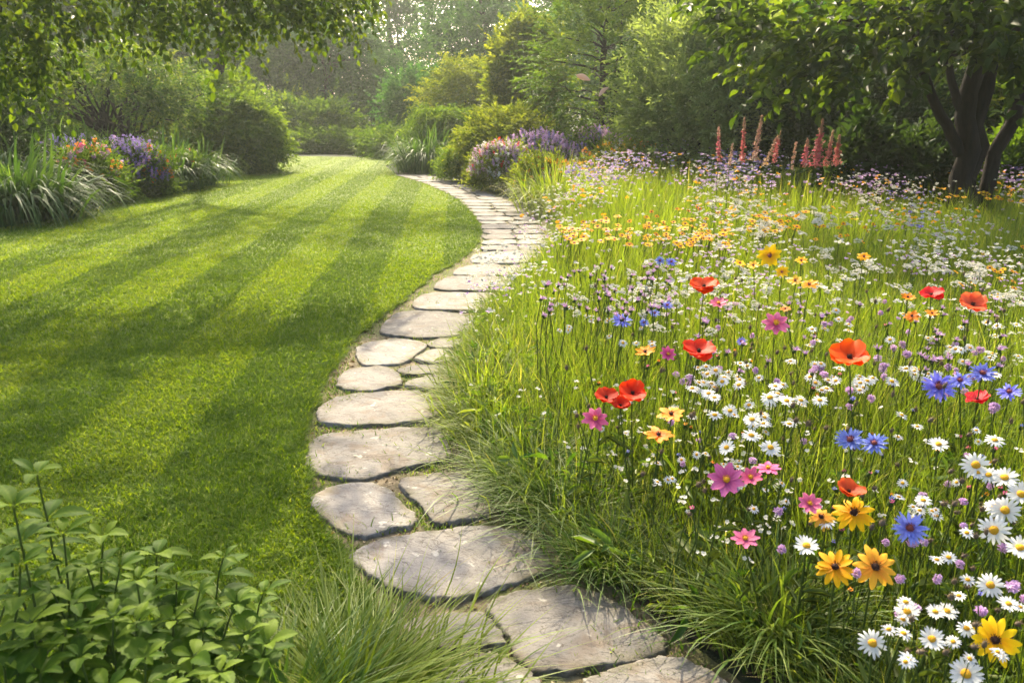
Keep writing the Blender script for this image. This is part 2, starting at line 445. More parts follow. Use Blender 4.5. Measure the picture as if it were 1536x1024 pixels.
# ------------------------------------------------------------------ flagstones
def stone_mat():
    m, n, out = new_mat('flagstone')
    tc = n.nodes.new('ShaderNodeTexCoord'); oi = n.nodes.new('ShaderNodeObjectInfo')
    mp = n.nodes.new('ShaderNodeMapping')
    cx = n.nodes.new('ShaderNodeCombineXYZ')
    for i in range(3): n.links.new(mth(n, 'MULTIPLY', oi.outputs['Random'], 37.0 + 11 * i), cx.inputs[i])
    n.links.new(tc.outputs['Object'], mp.inputs['Vector']); n.links.new(cx.outputs[0], mp.inputs['Location'])
    rz = n.nodes.new('ShaderNodeCombineXYZ')
    n.links.new(mth(n, 'MULTIPLY_ADD', oi.outputs['Random'], .9, -.25), rz.inputs[2]); n.links.new(rz.outputs[0], mp.inputs['Rotation'])
    v = mp.outputs[0]
    st = n.nodes.new('ShaderNodeMapping'); st.inputs['Scale'].default_value = (1.6, 3.6, 5.0); n.links.new(v, st.inputs['Vector'])
    big = noise(n, 2.6, 6, .6, v, .6); strat = noise(n, 2.2, 9, .62, st.outputs[0], 1.1); grain = noise(n, 90, 5, .7, v)
    c = ramp(n, big, [(.32, (.12, .108, .093)), (.47, (.20, .183, .162)), (.60, (.245, .228, .205)), (.74, (.165, .135, .108))])
    c = mixc(n, ramp(n, strat, [(.33, (.75, .75, .75)), (.40, (0, 0, 0))]), c, (.17, .14, .115))
    c = mixc(n, .35, c, ramp(n, grain, [(.3, (.12, .11, .098)), (.7, (.29, .272, .245))]))
    stain = noise(n, 4.5, 5, .65, v, .8)
    c = mixc(n, ramp(n, stain, [(.52, (0, 0, 0)), (.62, (.7, .7, .7))]), c, (.165, .125, .09))
    crk = noise(n, 1.7, 8, .6, st.outputs[0], 2.2)
    c = mixc(n, ramp(n, crk, [(.485, (0, 0, 0)), (.498, (.85, .85, .85)), (.511, (0, 0, 0))]), c, (.07, .055, .045))
    lich = noise(n, 16, 3, .5, v)
    c = mixc(n, ramp(n, lich, [(.66, (0, 0, 0)), (.71, (.55, .55, .55))]), c, (.56, .53, .45))
    dots = noise(n, 42, 2, .5, v)
    c = mixc(n, ramp(n, dots, [(.70, (0, 0, 0)), (.74, (.75, .75, .75))]), c, (.09, .07, .05))
    ta = n.nodes.new('ShaderNodeAttribute'); ta.attribute_name = 'tint'
    dirt = mth(n, 'MULTIPLY', ta.outputs['Fac'], ramp(n, noise(n, 9, 5, .65, v), [(.40, (0, 0, 0)), (.60, (.8, .8, .8))]))
    c = mixc(n, dirt, c, (.085, .075, .035))
    hs = n.nodes.new('ShaderNodeHueSaturation'); n.links.new(mth(n, 'MULTIPLY_ADD', oi.outputs['Random'], .5, .68), hs.inputs['Value'])
    n.links.new(c, hs.inputs['Color'])
    p = n.nodes.new('ShaderNodeBsdfPrincipled'); p.inputs['Roughness'].default_value = .82
    p.inputs['Specular IOR Level'].default_value = .25
    n.links.new(hs.outputs[0], p.inputs['Base Color'])
    lev = n.nodes.new('ShaderNodeMath'); lev.operation = 'ADD'
    led = ramp(n, strat, [(.30, (0, 0, 0)), (.34, (.25,) * 3), (.44, (.3,) * 3), (.46, (.6,) * 3), (.58, (.65,) * 3), (.60, (1, 1, 1))])
    n.links.new(mth(n, 'MULTIPLY', led, .45), lev.inputs[0]); n.links.new(mth(n, 'MULTIPLY', grain, .25), lev.inputs[1])
    n.links.new(bump(n, lev.outputs[0], .8, .012), p.inputs['Normal'])
    n.links.new(p.outputs[0], out.inputs['Surface'])
    return m
M['stone'] = stone_mat()
SZ = .040
def stone(poly, label, group='flagstones of the winding path', seed=0, zt=SZ):
    r = np.random.default_rng(seed + 100)
    P = np.array(poly); c = P.mean(0); P = P - c
    # closed smooth outline
    n = len(P); Q = []
    K = 9 if len(poly) > 8 else 7
    for i in range(n):
        p0, p1, p2, p3 = P[i - 1], P[i], P[(i + 1) % n], P[(i + 2) % n]
        for t in np.linspace(0, 1, K, endpoint=False):
            cr = .5 * (2 * p1 + (p2 - p0) * t + (2 * p0 - 5 * p1 + 4 * p2 - p3) * t * t + (3 * p1 - p0 - 3 * p2 + p3) * t ** 3)
            Q.append(cr)
    Q = np.array(Q); m = len(Q)
    nr = nz(Q)
    for _ in range(3):
        k = r.integers(3, 22); Q = Q + nr * (.006 * np.sin(np.arange(m) / m * 6.283 * k + r.uniform(0, 6)))[:, None] * 8 / (6 + k)
    Q = Q + nr * r.normal(0, .0022, m)[:, None]
    rr = np.linalg.norm(Q, axis=1).mean()
    rings, V = [], []
    prof = [(1.02, -.01, 0), (1.015, zt * .35, 1), (1.004, zt * .86, 1), (1 - .003 / rr, zt * .96, .6), (1 - .011 / rr, zt, .5), (1 - .024 / rr, zt, .5)] + [(f * (1 - .03 / rr), zt, 1) for f in (.86, .7, .54, .38, .22, .1)]
    ph = r.uniform(0, 6, 8)
    for i, (f, z, j) in enumerate(prof):
        ring = Q * f
        if i in (1, 2): ring = ring + nr * r.normal(0, .004, m)[:, None]
        zz = np.full(m, z)
        und = .0035 * (np.sin(ring[:, 0] * 9 + ph[0] + 2 * np.sin(ring[:, 1] * 7 + ph[1])) + .7 * np.sin(ring[:, 1] * 13 + ph[2])) + .0025 * np.sin(ring[:, 0] * 31 + ph[3] + ring[:, 1] * 23)
        if i >= 2: zz = zz + und * 1
        V.append(np.column_stack([ring, zz]))
    V.append(np.array([[0, 0, zt]]))
    nR = len(prof); i = np.arange(nR - 1)[:, None] * m; j = np.arange(m)[None, :]; j2 = (j + 1) % m
    Fq = np.stack([i + j, i + j2, i + m + j2, i + m + j], -1).reshape(-1, 4)
    a = (nR - 1) * m
    Ft = np.stack([a + np.arange(m), a + (np.arange(m) + 1) % m, np.full(m, nR * m)], -1)
    A = np.concatenate(V)
    # outline may run either way round
    area = np.sum(Q[:, 0] * np.roll(Q[:, 1], -1) - np.roll(Q[:, 0], -1) * Q[:, 1])
    if area < 0: Fq, Ft = Fq[:, ::-1], Ft[:, ::-1]
    me = mesh('flagstone', [(A, Fq, .5, 0)], M['stone'])
    # the cap in its own block shares the ring by position
    rt = np.array([.8, .9, 1, 1, .9, .7, .3, .05, 0, 0, 0, 0])
    tv = np.append(np.repeat(rt, m), 0)
    me2 = mesh('flagstone', [(A, Fq, tv, 0), (A[a:], Ft - a, 0.0, 0)], M['stone'])
    bpy.data.meshes.remove(me)
    o = obj('flagstone', me2); o.location = (c[0], c[1], 0.0)
    return tag(o, label, 'flagstone', group)
near_stones = [
 ([(731, 908), (755, 889), (800, 880), (850, 876), (890, 885), (940, 910), (985, 943), (1001, 960), (985, 978), (930, 992), (860, 1003), (808, 1005), (785, 995), (768, 968), (748, 935)], 'big grey flagstone lying in grass shade, second biggest, below the broad pale one'),
 ([(880, 1022), (920, 1001), (970, 985), (1010, 983), (1050, 998), (1100, 1030), (1115, 1075), (1010, 1110), (910, 1090)], 'grey flagstone cut off by the bottom edge of the photo, nearest the wildflowers'),
 ([(600, 938), (645, 921), (720, 917), (745, 935), (757, 953), (750, 964), (690, 972), (615, 966)], 'flagstone half covered by the blades of the foreground grass tuft'),
 ([(655, 1005), (695, 985), (735, 977), (775, 992), (803, 1012), (818, 1040), (812, 1085), (720, 1110), (640, 1060)], 'flagstone at the bottom edge, its left side under the grass tuft tips'),
 ([(526, 832), (545, 815), (585, 804), (640, 796), (695, 788), (745, 790), (795, 806), (822, 832), (824, 848), (798, 862), (745, 880), (692, 894), (660, 897), (622, 890), (588, 880), (558, 864), (538, 846)], 'broadest pale flagstone, pointed at the left, with grass shadows on its right half'),
 ([(467, 746), (500, 728), (545, 721), (578, 729), (602, 752), (622, 770), (621, 783), (590, 791), (550, 800), (525, 799), (490, 781), (472, 765)], 'rounded pale flagstone touching the lawn edge, left of the brownish one'),
 ([(600, 718), (640, 710), (692, 708), (730, 728), (738, 762), (720, 772), (672, 783), (650, 780), (630, 756), (610, 738)], 'brownish flagstone tucked under the grass, right of the rounded pale one'),
 ([(460, 682), (466, 660), (492, 648), (560, 643), (642, 640), (672, 658), (676, 680), (660, 690), (602, 701), (560, 713), (520, 715), (480, 710), (462, 698)], 'large cream flagstone spanning the path just before two side by side stones'),
 ([(476, 625), (481, 605), (512, 592), (560, 587), (622, 585), (655, 600), (657, 618), (640, 628), (590, 634), (540, 636), (490, 634)], 'long cream flagstone with brown flaking streaks beyond the large cream one'),
 ([(505, 571), (520, 555), (560, 549), (590, 552), (603, 569), (595, 578), (560, 584), (520, 583)], 'small oval flagstone at the lawn edge beside two half hidden stones'),
 ([(595, 553), (615, 547), (655, 546), (680, 552), (665, 558), (625, 561), (605, 560)], 'narrow flagstone, farther of the two half hidden beside the small oval stone'),
 ([(608, 573), (640, 563), (668, 562), (690, 570), (665, 580), (630, 581)], 'narrow flagstone, nearer of the two half hidden beside the small oval stone'),
 ([(533, 531), (545, 514), (580, 508), (620, 509), (640, 516), (625, 530), (612, 540), (580, 545), (548, 545)], 'cracked squarish flagstone at the lawn edge with dark ledges on its near side'),
 ([(624, 537), (640, 525), (665, 522), (690, 531), (672, 541), (642, 543)], 'small rounded flagstone right of the cracked squarish one'),
 ([(642, 514), (660, 507), (688, 508), (700, 514), (684, 520), (650, 519)], 'smallest flagstone, a sliver behind the small rounded one by the grass'),
 ([(570, 493), (590, 471), (622, 466), (680, 468), (714, 475), (716, 490), (682, 502), (620, 505), (582, 501)], 'wide cream flagstone with a raised rim, first single wide one after the small stones'),
 ([(618, 456), (640, 440), (680, 437), (732, 440), (756, 448), (742, 461), (700, 465), (640, 463)], 'wide smooth flagstone with slender purple flower heads leaning over its right end'),
 ([(652, 428), (670, 415), (712, 413), (762, 416), (787, 421), (778, 433), (722, 435), (660, 433)], 'wide flagstone just this side of a pair where the path swings right'),
 ([(680, 409), (702, 397), (740, 395), (757, 402), (745, 411), (712, 413)], 'flagstone left of a close pair at the lawn edge where the path swings right'),
 ([(748, 409), (764, 398), (790, 395), (806, 402), (790, 412), (758, 413)], 'flagstone right of a close pair at the wildflowers where the path swings right'),
 ([(707, 391), (716, 379), (760, 376), (810, 376), (820, 382), (800, 392), (750, 394)], 'brightest wide flagstone across the path at the start of its narrow far half'),
]
for i, (px, lab) in enumerate(near_stones):
    stone(gp(px, SZ), lab, seed=i)
# far half of the path: rows of two stones
bnd = [(378, 719, 828), (365, 722, 824), (353, 724, 820), (342, 724, 815), (332, 719, 806), (323, 712, 797), (315, 704, 787), (307, 696, 772), (299, 687, 756), (290, 671, 735), (283, 657, 715), (276, 640, 693), (270, 624, 672), (265, 604, 652), (261, 588, 630)]
vs = np.array([b[0] for b in bnd], float)[::-1]; ul = np.array([b[1] for b in bnd], float)[::-1]; ur = np.array([b[2] for b in bnd], float)[::-1]
def vY(v): return at(768, v, SZ)[0].y
Y = vY(375); k = 0
grid_v = np.linspace(258, 380, 800); grid_Y = np.array([vY(v) for v in grid_v])
while True:
    dep = random.uniform(.40, .55) * (1 + .012 * k)
    v0 = np.interp(-(Y), -grid_Y, grid_v); v1 = np.interp(-(Y + dep), -grid_Y, grid_v)
    if Y + dep > vY(262): break
    l0, r0 = np.interp(v0, vs, ul), np.interp(v0, vs, ur); l1, r1 = np.interp(v1, vs, ul), np.interp(v1, vs, ur)
    def pt(f, g):  # f across 0..1, g along 0..1
        v = v0 + (v1 - v0) * g; l = l0 + (l1 - l0) * g; r_ = r0 + (r1 - r0) * g
        q = at(l + (r_ - l) * f, v, SZ)[0]; return (q.x, q.y)
    sp_ = [(0.0, 1.0)] if (k in (11, 19)) else [(0.0, s_ := random.uniform(.42, .62)), (s_ + .03, 1.0)]
    for q, (a, b) in enumerate(sp_):
        ja = lambda: random.uniform(-.02, .02); jg = lambda: random.uniform(-.05, .05)
        poly = [pt(a + .03 + ja(), .10 + jg()), pt(a + (b - a) * .5, .04 + jg()), pt(b - .03 + ja(), .10 + jg()), pt(b + ja(), .5), pt(b - .03 + ja(), .86 + jg()), pt(a + (b - a) * .5, .92 + jg()), pt(a + .03 + ja(), .86 + jg()), pt(a + ja(), .5)]
        side = 'lawn side' if q == 0 else 'flower side'
        if k < 6: zone, g = f'in the paired rows level with the yellow flowers, {side}', 'paired flagstones by the yellow flowers, ' + side
        elif k < 13: zone, g = f'in the paired rows beside the arching grass mound, {side}', 'paired flagstones by the grass mound, ' + side
        elif k < 21: zone, g = f'in the paired rows beside the lilac flower bank, {side}', 'paired flagstones by the lilac bank, ' + side
        else: zone, g = f'at the far end of the path by the weeping shrub, {side}', 'paired flagstones at the far end, ' + side
        stone(poly, f'thin pale flagstone {zone}', g, seed=200 + k * 2 + q)
    Y += dep * 1.0; k += 1

# moss, crumbs and small blades in the joints
path_poly = path_left + gp(path_right_px)
def path_points(n, y0, y1):
    y = rng.uniform(y0, y1, n); x = rng.uniform(-2.2, 1.6, n)
    P = np.stack([x, y, np.full(n, .018)], 1)
    return P[in_poly(P, path_poly)]
P = np.concatenate([path_points(60000, 1.6, 5.0), path_points(36000, 5, 11)])
cl = np.sin(P[:, 0] * 7 + 1.3 * np.sin(P[:, 1] * 5)) * np.sin(P[:, 1] * 6 + P[:, 0] * 3) + rng.normal(0, .35, len(P))
ed = poly_dist(P, path_left)
P = P[(cl > .25) | ((ed < .12) & (rng.uniform(0, 1, len(P)) < .6))]
N = len(P)
tag(obj('joint_moss', mesh('joint_moss', [blades(P, rng.uniform(.010, .038, N) * (1 + .8 * (rng.uniform(0, 1, N) > .93)), .0058, rng.uniform(0, 6.28, N), rng.uniform(.3, 1, N), .2, 2, rng.uniform(.3, 1, N), .2) + (0,)], M['tussock'])), 'moss and tiny grass blades growing between the flagstones', 'moss', kind='stuff')
P = path_points(14000, 1.6, 6.5); N = len(P)
P[:, 2] += .004
tag(obj('leaf_litter', mesh('leaf_litter', [leaves(P, np.column_stack([rng.normal(0, 1, (N, 2)), rng.normal(0, .2, N)]), np.column_stack([rng.normal(0, .4, (N, 2)), np.ones(N)]), rng.uniform(.008, .022, N), rng.uniform(.005, .012, N), .3, .3, rng.uniform(0, 1, N)) + (0,)],
    leaf_mat('dry_litter', [(.10, .065, .035), (.22, .16, .09), (.36, .29, .18)], .1))), 'dry leaf crumbs and bark bits lying in the joints of the path', 'leaf litter', kind='stuff')

# ------------------------------------------------------------------ trees and shrubs
def trunk_mesh(stems, mat=None):
    return mesh('trunk', [(*tube(p, r, s), .5, 0) for p, r, s in stems], mat or M['bark'])
def limbs_to(C, top, r0, n, seed_pts=None, sag=.06):
    out = []
    idx = rng.permutation(len(C))[:n]
    for i in idx:
        p = curve(top if seed_pts is None else seed_pts[rng.integers(len(seed_pts))], C[i], sag, 7, .03)
        out.append((p, np.linspace(r0, r0 * .22, 7), 5))
    return out

# the misty wood
wood = []
for vi in range(5):
    Hh = [11.5, 12.5, 10.5, 13, 9.5][vi]
    C = clumps([58, 66, 54, 70, 50][vi], (2.9 + .3 * vi % 2, 2.9, Hh * .44), lo=-.95, shell=.5, lump=.4) + np.array([0, 0, Hh * .55])
    cr = mesh('crown', [foliage(C, np.array([0, 0, Hh * .45]), 34, .42, .7, 6, .20, .13, up=.15, droop=.25, rnd=.5, tspread=.32) + (0,)], M['forest'])
    tr = trunk_mesh([(curve((0, 0, -.1), (rng.normal(0, .3), rng.normal(0, .3), Hh * .85), 0, 9, .012), np.linspace(.20, .05, 9), 8)] +
                    [(curve((0, 0, Hh * f), C[rng.integers(len(C))], .05, 6, .03), np.linspace(.07, .02, 6), 5) for f in np.linspace(.3, .75, 6)])
    wood.append((tr, cr))
def wood_tree(x, y, vi, sc, rz, label, group, sz=1.0):
    t = thing('woodland_tree', label, 'tree', (x, y, 0), group, rz)
    t.scale = (sc, sc, sc * sz)
    obj('trunk', wood[vi][0], t); obj('crown', wood[vi][1], t)
    return t
r2 = random.Random(5)
for row, (y0, n, xa, xb, hs) in enumerate(((47.5, 11, -25, 19, .9), (60, 15, -38, 34, 1.3))):
    for i in range(n):
        x = xa + (xb - xa) * (i + r2.uniform(.2, .8)) / n; y = y0 + r2.uniform(-2.5, 2.5)
        u = 768 + x / (y / math.cos(PITCH)) * F
        sc = hs * r2.uniform(.88, 1.12)
        if abs(u - 578) < 34 or abs(u - 775) < 26: sc *= .5       # the sky shows here
        wood_tree(x, y, r2.randrange(5), sc, r2.uniform(0, 6.28), 'tall hazy tree in the misty wood beyond the lawn', 'trees of the misty wood')
for u, y, sc, vi in ((452, 53, .95, 1), (395, 55, 1.0, 3), (715, 54, .85, 0), (500, 49, .75, 4)):
    p = atY(u, 200, y)
    wood_tree(p.x, y, vi, sc, u * .1, 'tall hazy tree in the misty wood beyond the lawn', 'trees of the misty wood')
for i, (u, y, sc, vi) in enumerate(((-60, 33, .85, 0), (40, 37, .95, 1), (120, 39, .95, 2), (215, 41, .95, 3), (300, 44, .95, 4), (-180, 28, .8, 3))):
    p = atY(u, 200, y)
    wood_tree(p.x, y, vi, sc, i * 1.3, 'leafy tree behind the overhanging branches and the round bush', 'trees behind the border on the lawn side')
for i, (u, y, sc, vi) in enumerate(((1010, 36, .72, 1), (1105, 34, .70, 2), (1190, 32, .70, 3), (1290, 20, .66, 0), (1390, 22, .72, 4), (1490, 20, .7, 1), (1600, 19, .75, 2), (1720, 18, .75, 3), (890, 38, .72, 0), (1800, 14, .7, 1), (1560, 26, .9, 4))):
    p = atY(u, 200, y)
    wood_tree(p.x, y, vi, sc, i * 2.1, 'dark leafy tree behind the shrubs on the wildflower side', 'trees behind the shrubs on the wildflower side')

for tx, ty, cx, cy, cz, rx_, ry_, rz_, nn, lab in ((-9.4, 25.6, -5.9, 22.4, 9.4, 3.6, 1.6, 1.0, 24, 'added tall tree behind the round bush pair, its unseen canopy shading the lawn'),):
    T = thing('added_shade_tree', lab, 'tree', (tx, ty, 0))  # added tree, its unseen canopy placed to throw a shade band on the lawn
    C = clumps(nn, (rx_, ry_, rz_), lo=-.9, shell=.3, lump=.3) + np.array([cx - tx, cy - ty, cz])
    obj('crown', mesh('crown', [foliage(C, np.array([cx - tx, cy - ty, cz - 1]), 16, .4, .6, 6, .16, .10, up=.1, droop=.3, tspread=.2) + (0,)], M['forest']), T)
    tp = np.array([.5 * (cx - tx), .5 * (cy - ty), cz - 1.8])
    obj('trunk', trunk_mesh([(curve((0, 0, -.1), tp, 0, 10, .006), np.linspace(.17, .10, 10), 9)] + limbs_to(C, tp, .07, 12)), T)

def shrub(name, label, cat, u0, u1, vtop, y, mat, ll, lw, n, per, k=6, L=.35, spread=.22, shell=.6, lo=-.35, up=.3, droop=.2, depth=1.0, group=None, stems=5, lump=.28, flat=1.0, ang=.85, rnd=.45, z0=0.0, hw=1.0, curl=.12, tint0=.5, nrand=.45, tspread=.2):
    uc = (u0 + u1) / 2
    c = atY(uc, 250, y); t = y / math.cos(PITCH) * 1.0
    top = atY(uc, vtop, y).z
    rx = (u1 - u0) / 2 / F * (y / (cp - (vtop - 512) / F * sp)) * hw
    h = top - z0
    T = thing(name, label, cat, (c.x, y, 0), group)
    C = clumps(n, (rx * .92, rx * depth * .92, h * .56), lo, shell, lump=lump) + np.array([0, 0, z0 + h * .44])
    C[:, 2] = np.clip(C[:, 2], .05, None)
    cen = np.array([0, 0, z0 + h * .25])
    obj('foliage', mesh('foliage', [foliage(C, cen, per, spread, L, k, ll, lw, up=up, droop=droop, flat=flat, ang=ang, rnd=rnd, curl=curl, tint0=tint0, nrand=nrand, tspread=tspread) + (0,)], M[mat]), T)
    if stems:
        ps = []
        for i in range(stems):
            b = (rng.normal(0, .08 * rx), rng.normal(0, .08 * rx), -.05)
            e = C[rng.integers(len(C))]
            ps.append((curve(b, e, .04, 7, .03), np.linspace(.02 + .012 * h, .008, 7), 6))
        obj('stems', mesh('stems', [(*tube(*p), .5, 0) for p in ps], M['bark']), T)
    return T

# beyond the lawn
shrub('shrub', 'hazy green bush just behind the far hedge, left of the gap in the wood', 'shrub', 398, 470, 156, 38, 'bush', .15, .09, 40, 22, L=.5, spread=.35)
shrub('shrub', 'hazy rounded bush behind the far hedge, beside the dark gap in the wood', 'shrub', 455, 535, 164, 37, 'bush', .15, .09, 40, 22, L=.5, spread=.35)
shrub('shrub', 'dim grey green bush in the haze behind the golden arching shrub', 'shrub', 588, 668, 108, 36, 'forest', .14, .09, 55, 24, L=.5, spread=.35)
shrub('shrub', 'shadowy bush under the misty wood where the lawn bends away', 'shrub', 520, 600, 150, 42, 'dark_leaf', .16, .10, 45, 22, L=.5, spread=.4)
for i, (a, b, v, y, m) in enumerate(((408, 452, 207, 35.0, 'bush'), (446, 496, 206, 35.0, 'bush'), (490, 535, 205, 35, 'bush'), (528, 566, 208, 34.5, 'bush'), (556, 590, 206, 32.5, 'bush'), (574, 612, 204, 30.5, 'bush'))):
    shrub('low_bush', ['low dark hedge bush at the far edge of the lawn, by the round bush', 'low dark hedge bush at the middle of the far lawn edge', 'low hedge bush below the dark gap in the wood', 'low green mound at the far bend of the lawn', 'low mound with rusty tips where the lawn bends out of sight', 'low mound beside the weeping shrub at the far bend'][i], 'shrub', a - 6, b + 6, v, y, m, .11, .055, 34, 26, L=.28, spread=.24, lo=-.7, stems=0, group='low bushes along the far lawn edge', lump=.12)

# lawn side border
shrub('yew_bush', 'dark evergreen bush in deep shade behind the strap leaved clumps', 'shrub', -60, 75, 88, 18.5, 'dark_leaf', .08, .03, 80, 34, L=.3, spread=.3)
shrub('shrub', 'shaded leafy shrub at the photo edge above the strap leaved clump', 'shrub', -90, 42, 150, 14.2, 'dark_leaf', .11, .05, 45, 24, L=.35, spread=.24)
shrub('shrub', 'dark thicket shrub behind the small bronze tree', 'shrub', 70, 215, 100, 24.5, 'bush', .12, .07, 55, 22, L=.4, spread=.4)
shrub('shrub', 'yellowish thicket shrub glowing through the bronze tree branches', 'shrub', 195, 330, 112, 25.5, 'yellow_bush', .12, .07, 55, 22, L=.4, spread=.4)
# small bronze tree
p = atY(176, 240, 20.2)
T = thing('small_tree', 'small spreading bronze green tree with bare twisting limbs behind the purple flowers', 'tree', (p.x, 20.2, 0))
C = clumps(85, (2.15, 1.8, 1.05), lo=-.55, shell=.55, lump=.3) + np.array([.15, 0, 2.25])
C[:, 2] -= .10 * (C[:, 0] ** 2 + C[:, 1] ** 2) * .8
obj('crown', mesh('crown', [foliage(C, np.array([0, 0, 1.4]), 26, .22, .32, 7, .085, .045, up=.15, droop=.35, flat=1.2, tspread=.25) + (0,)], M['bronze']), T)
tops = [np.array([rng.normal(0, .35), rng.normal(0, .3), rng.uniform(.9, 1.3)]) for _ in range(5)]
obj('trunk', trunk_mesh([(curve((rng.normal(0, .1), rng.normal(0, .06), -.05), t_, .05, 7, .04), np.linspace(.075, .045, 7), 7) for t_ in tops] +
                        [x for t_ in tops for x in limbs_to(C, t_, .042, 7)]), T)
shrub('round_bush', 'tall rounded light green bush, the rear one of a touching pair', 'shrub', 288, 398, 118, 25.0, 'bush', .09, .052, 130, 38, L=.22, spread=.20, shell=.8, stems=3, lump=.08, tint0=.8)
shrub('round_bush', 'dense clipped looking round bush bulging over the lawn, front of a touching pair', 'shrub', 284, 424, 152, 23.2, 'bush', .085, .05, 190, 40, L=.2, spread=.17, shell=.84, stems=3, tint0=.75, lump=.06, lo=-.75, up=.15, droop=.35)

def fountain(name, label, cat, u, y, h, reach, n, wd, mat, group=None, seed_r=.16, rz=0, tint0=.5, bx=0.0, zfrac=(.45, 1.15), droop=(.45, .9), segs=7, x=None, fan=1.7):
    px = atY(u, 250, y).x if x is None else x
    T = thing(name, label, cat, (px, y, 0), group)
    a = rng.uniform(0, 6.283, n); rr = np.abs(rng.normal(0, seed_r, n))
    P = np.column_stack([np.cos(a) * rr, np.sin(a) * rr, np.zeros(n)])
    hh = h * rng.uniform(*zfrac, n)
    inc = rng.beta(2.0, 1.2, n)
    an = a + rng.normal(0, .5, n)
    obj('leaves', mesh('leaves', [blades(P, hh * (1.05 - .25 * inc), wd * rng.uniform(.6, 1.2, n), an, reach / h * (.15 + 1.1 * inc), rng.uniform(*droop, n) * (.25 + .9 * inc), segs, np.clip(rng.normal(tint0, .2, n), 0, 1), .3, .5, fan=fan) + (0,)], M[mat]), T)
    return T
G = 'strap leaved clumps in the lawn side border'
fountain('strap_leaf_clump', 'largest arching strap leaved clump spilling onto the lawn at the photo edge', 'plant', 22, 12.6, 2.0, 1.5, 900, .050, 'strap', G, .34, fan=1.15, droop=(.8, 1.08))
fountain('strap_leaf_clump', 'arching strap leaved clump cut by the photo edge, in front of the dark shrub', 'plant', -70, 12.6, 2.0, 1.4, 620, .050, 'strap', G, .3, fan=1.15, droop=(.8, 1.08))
fountain('strap_leaf_clump', 'taller strap leaved clump rising behind the largest one', 'plant', 15, 14.2, 2.3, 1.5, 640, .050, 'strap', G, .3, fan=1.15, droop=(.8, 1.05))
fountain('strap_leaf_clump', 'small bright tufted clump at the foot of the largest one, on the lawn edge', 'plant', 103, 13.0, .38, .40, 240, .022, 'tussock', G, .10, tint0=.65)
fountain('strap_leaf_clump', 'drooping strap leaved clump just past the orange flowers', 'plant', 252, 17.6, 2.0, 1.05, 460, .05, 'strap', G, .25, fan=1.2, droop=(.8, 1.05))
fountain('strap_leaf_clump', 'rounded strap leaved clump at the end of the flower border by the round bush', 'plant', 293, 18.9, 1.9, 1.1, 460, .046, 'strap', G, .25, tint0=.62, fan=1.2, droop=(.8, 1.05))
for i, (u, y, hgt, lab) in enumerate(((92, 17.2, 1.45, 'tall strap leaved clump behind the pink and orange flowers'), (135, 18.6, 1.45, 'tall strap leaved clump behind the purple mound'), (190, 19.0, 1.3, 'tall strap leaved clump at the foot of the bronze tree'), (240, 19.6, 1.25, 'strap leaved clump between the bronze tree and the round bush'))):
    fountain('strap_leaf_clump', lab, 'plant', u, y, hgt * 1.6, 1.0, 360, .05, 'strap', G, .25, fan=1.25, droop=(.7, 1.0))

def florets(P, size, D=None, k=4, mat=0, tint=None):
    """little cupped blossoms of k petals"""
    N = len(P)
    D = np.tile([0, 0, 1.0], (N, 1)) + rng.normal(0, .6, (N, 3)) if D is None else D
    D = nz(D); ref = nz(rng.normal(0, 1, (N, 3))); A = nz(np.cross(D, ref)); B = np.cross(D, A)
    out = []
    size = np.broadcast_to(np.asarray(size, float), (N,))[:, None]
    vs_, fs_, ts_ = [], [], []
    for i in range(k):
        a = 6.283 * i / k
        d = A * math.cos(a) + B * math.sin(a); s = -A * math.sin(a) + B * math.cos(a)
        V = np.stack([P, P + d * size * .6 + s * size * .42 + D * size * .25, P + d * size + D * size * .32, P + d * size * .6 - s * size * .42 + D * size * .25], 1).reshape(-1, 3)
        vs_.append(V); fs_.append(np.arange(N)[:, None] * 4 + np.array([[0, 1, 2, 3]]) + i * N * 4)
        ts_.append(np.tile([.1, .7, 1, .7], N))
    return np.concatenate(vs_), np.concatenate(fs_), np.concatenate(ts_), mat
def flower_mound(name, label, cat, u0, u1, vtop, y, leafmat, mats, spikes, size, spike_len=.16, per_spike=9, group=None, depth=.8, ll=.07, lw=.022, n=45, per=26, upright=True, cover=.25, L=.26):
    """low mound of foliage carrying many flower spikes or heads; each blossom colour is a part"""
    T = shrub(name, label, cat, u0, u1, vtop, y, leafmat, ll, lw, n, per, k=7, L=L, spread=.12, shell=.55, lo=-.6, up=.6, stems=0, depth=depth, group=group, lump=.12)
    uc = (u0 + u1) / 2
    t = y / (cp - (vtop - 512) / F * sp)
    rx = (u1 - u0) / 2 / F * t; h = atY(uc, vtop, y).z
    for mi, (m, frac) in enumerate(mats):
        k = int(spikes * frac)
        d = nz(rng.normal(0, 1, (k * 3, 3))); d = d[d[:, 2] > cover - .35][:k]; k = len(d)
        base = d * np.array([rx, rx * depth, h * .58]) * rng.uniform(1.02, 1.25, (k, 1)) + np.array([0, 0, h * .44])
        dr = nz(d * .5 + np.array([0, 0, 1.0]) + rng.normal(0, .2, (k, 3)))
        s = np.linspace(0, 1, per_spike)[None, :, None]
        P = base[:, None] + dr[:, None] * s * spike_len + rng.normal(0, size * .6, (k, per_spike, 3)) * (1.1 - s)
        P = P.reshape(-1, 3); P = P[P[:, 2] > .05]
        obj('blossoms', mesh('blossoms', [florets(P, size * 1.25 * rng.uniform(.6, 1.2, len(P)))], M[m]), T)
    return T
flower_mound('flower_clump', 'pink and orange flowering clump beside the largest strap leaved clump', 'flowers', 95, 176, 226, 14.9, 'bush', (('orange', .4), ('pink', .2), ('mauve', .4)), 95, .035, .06, 4)
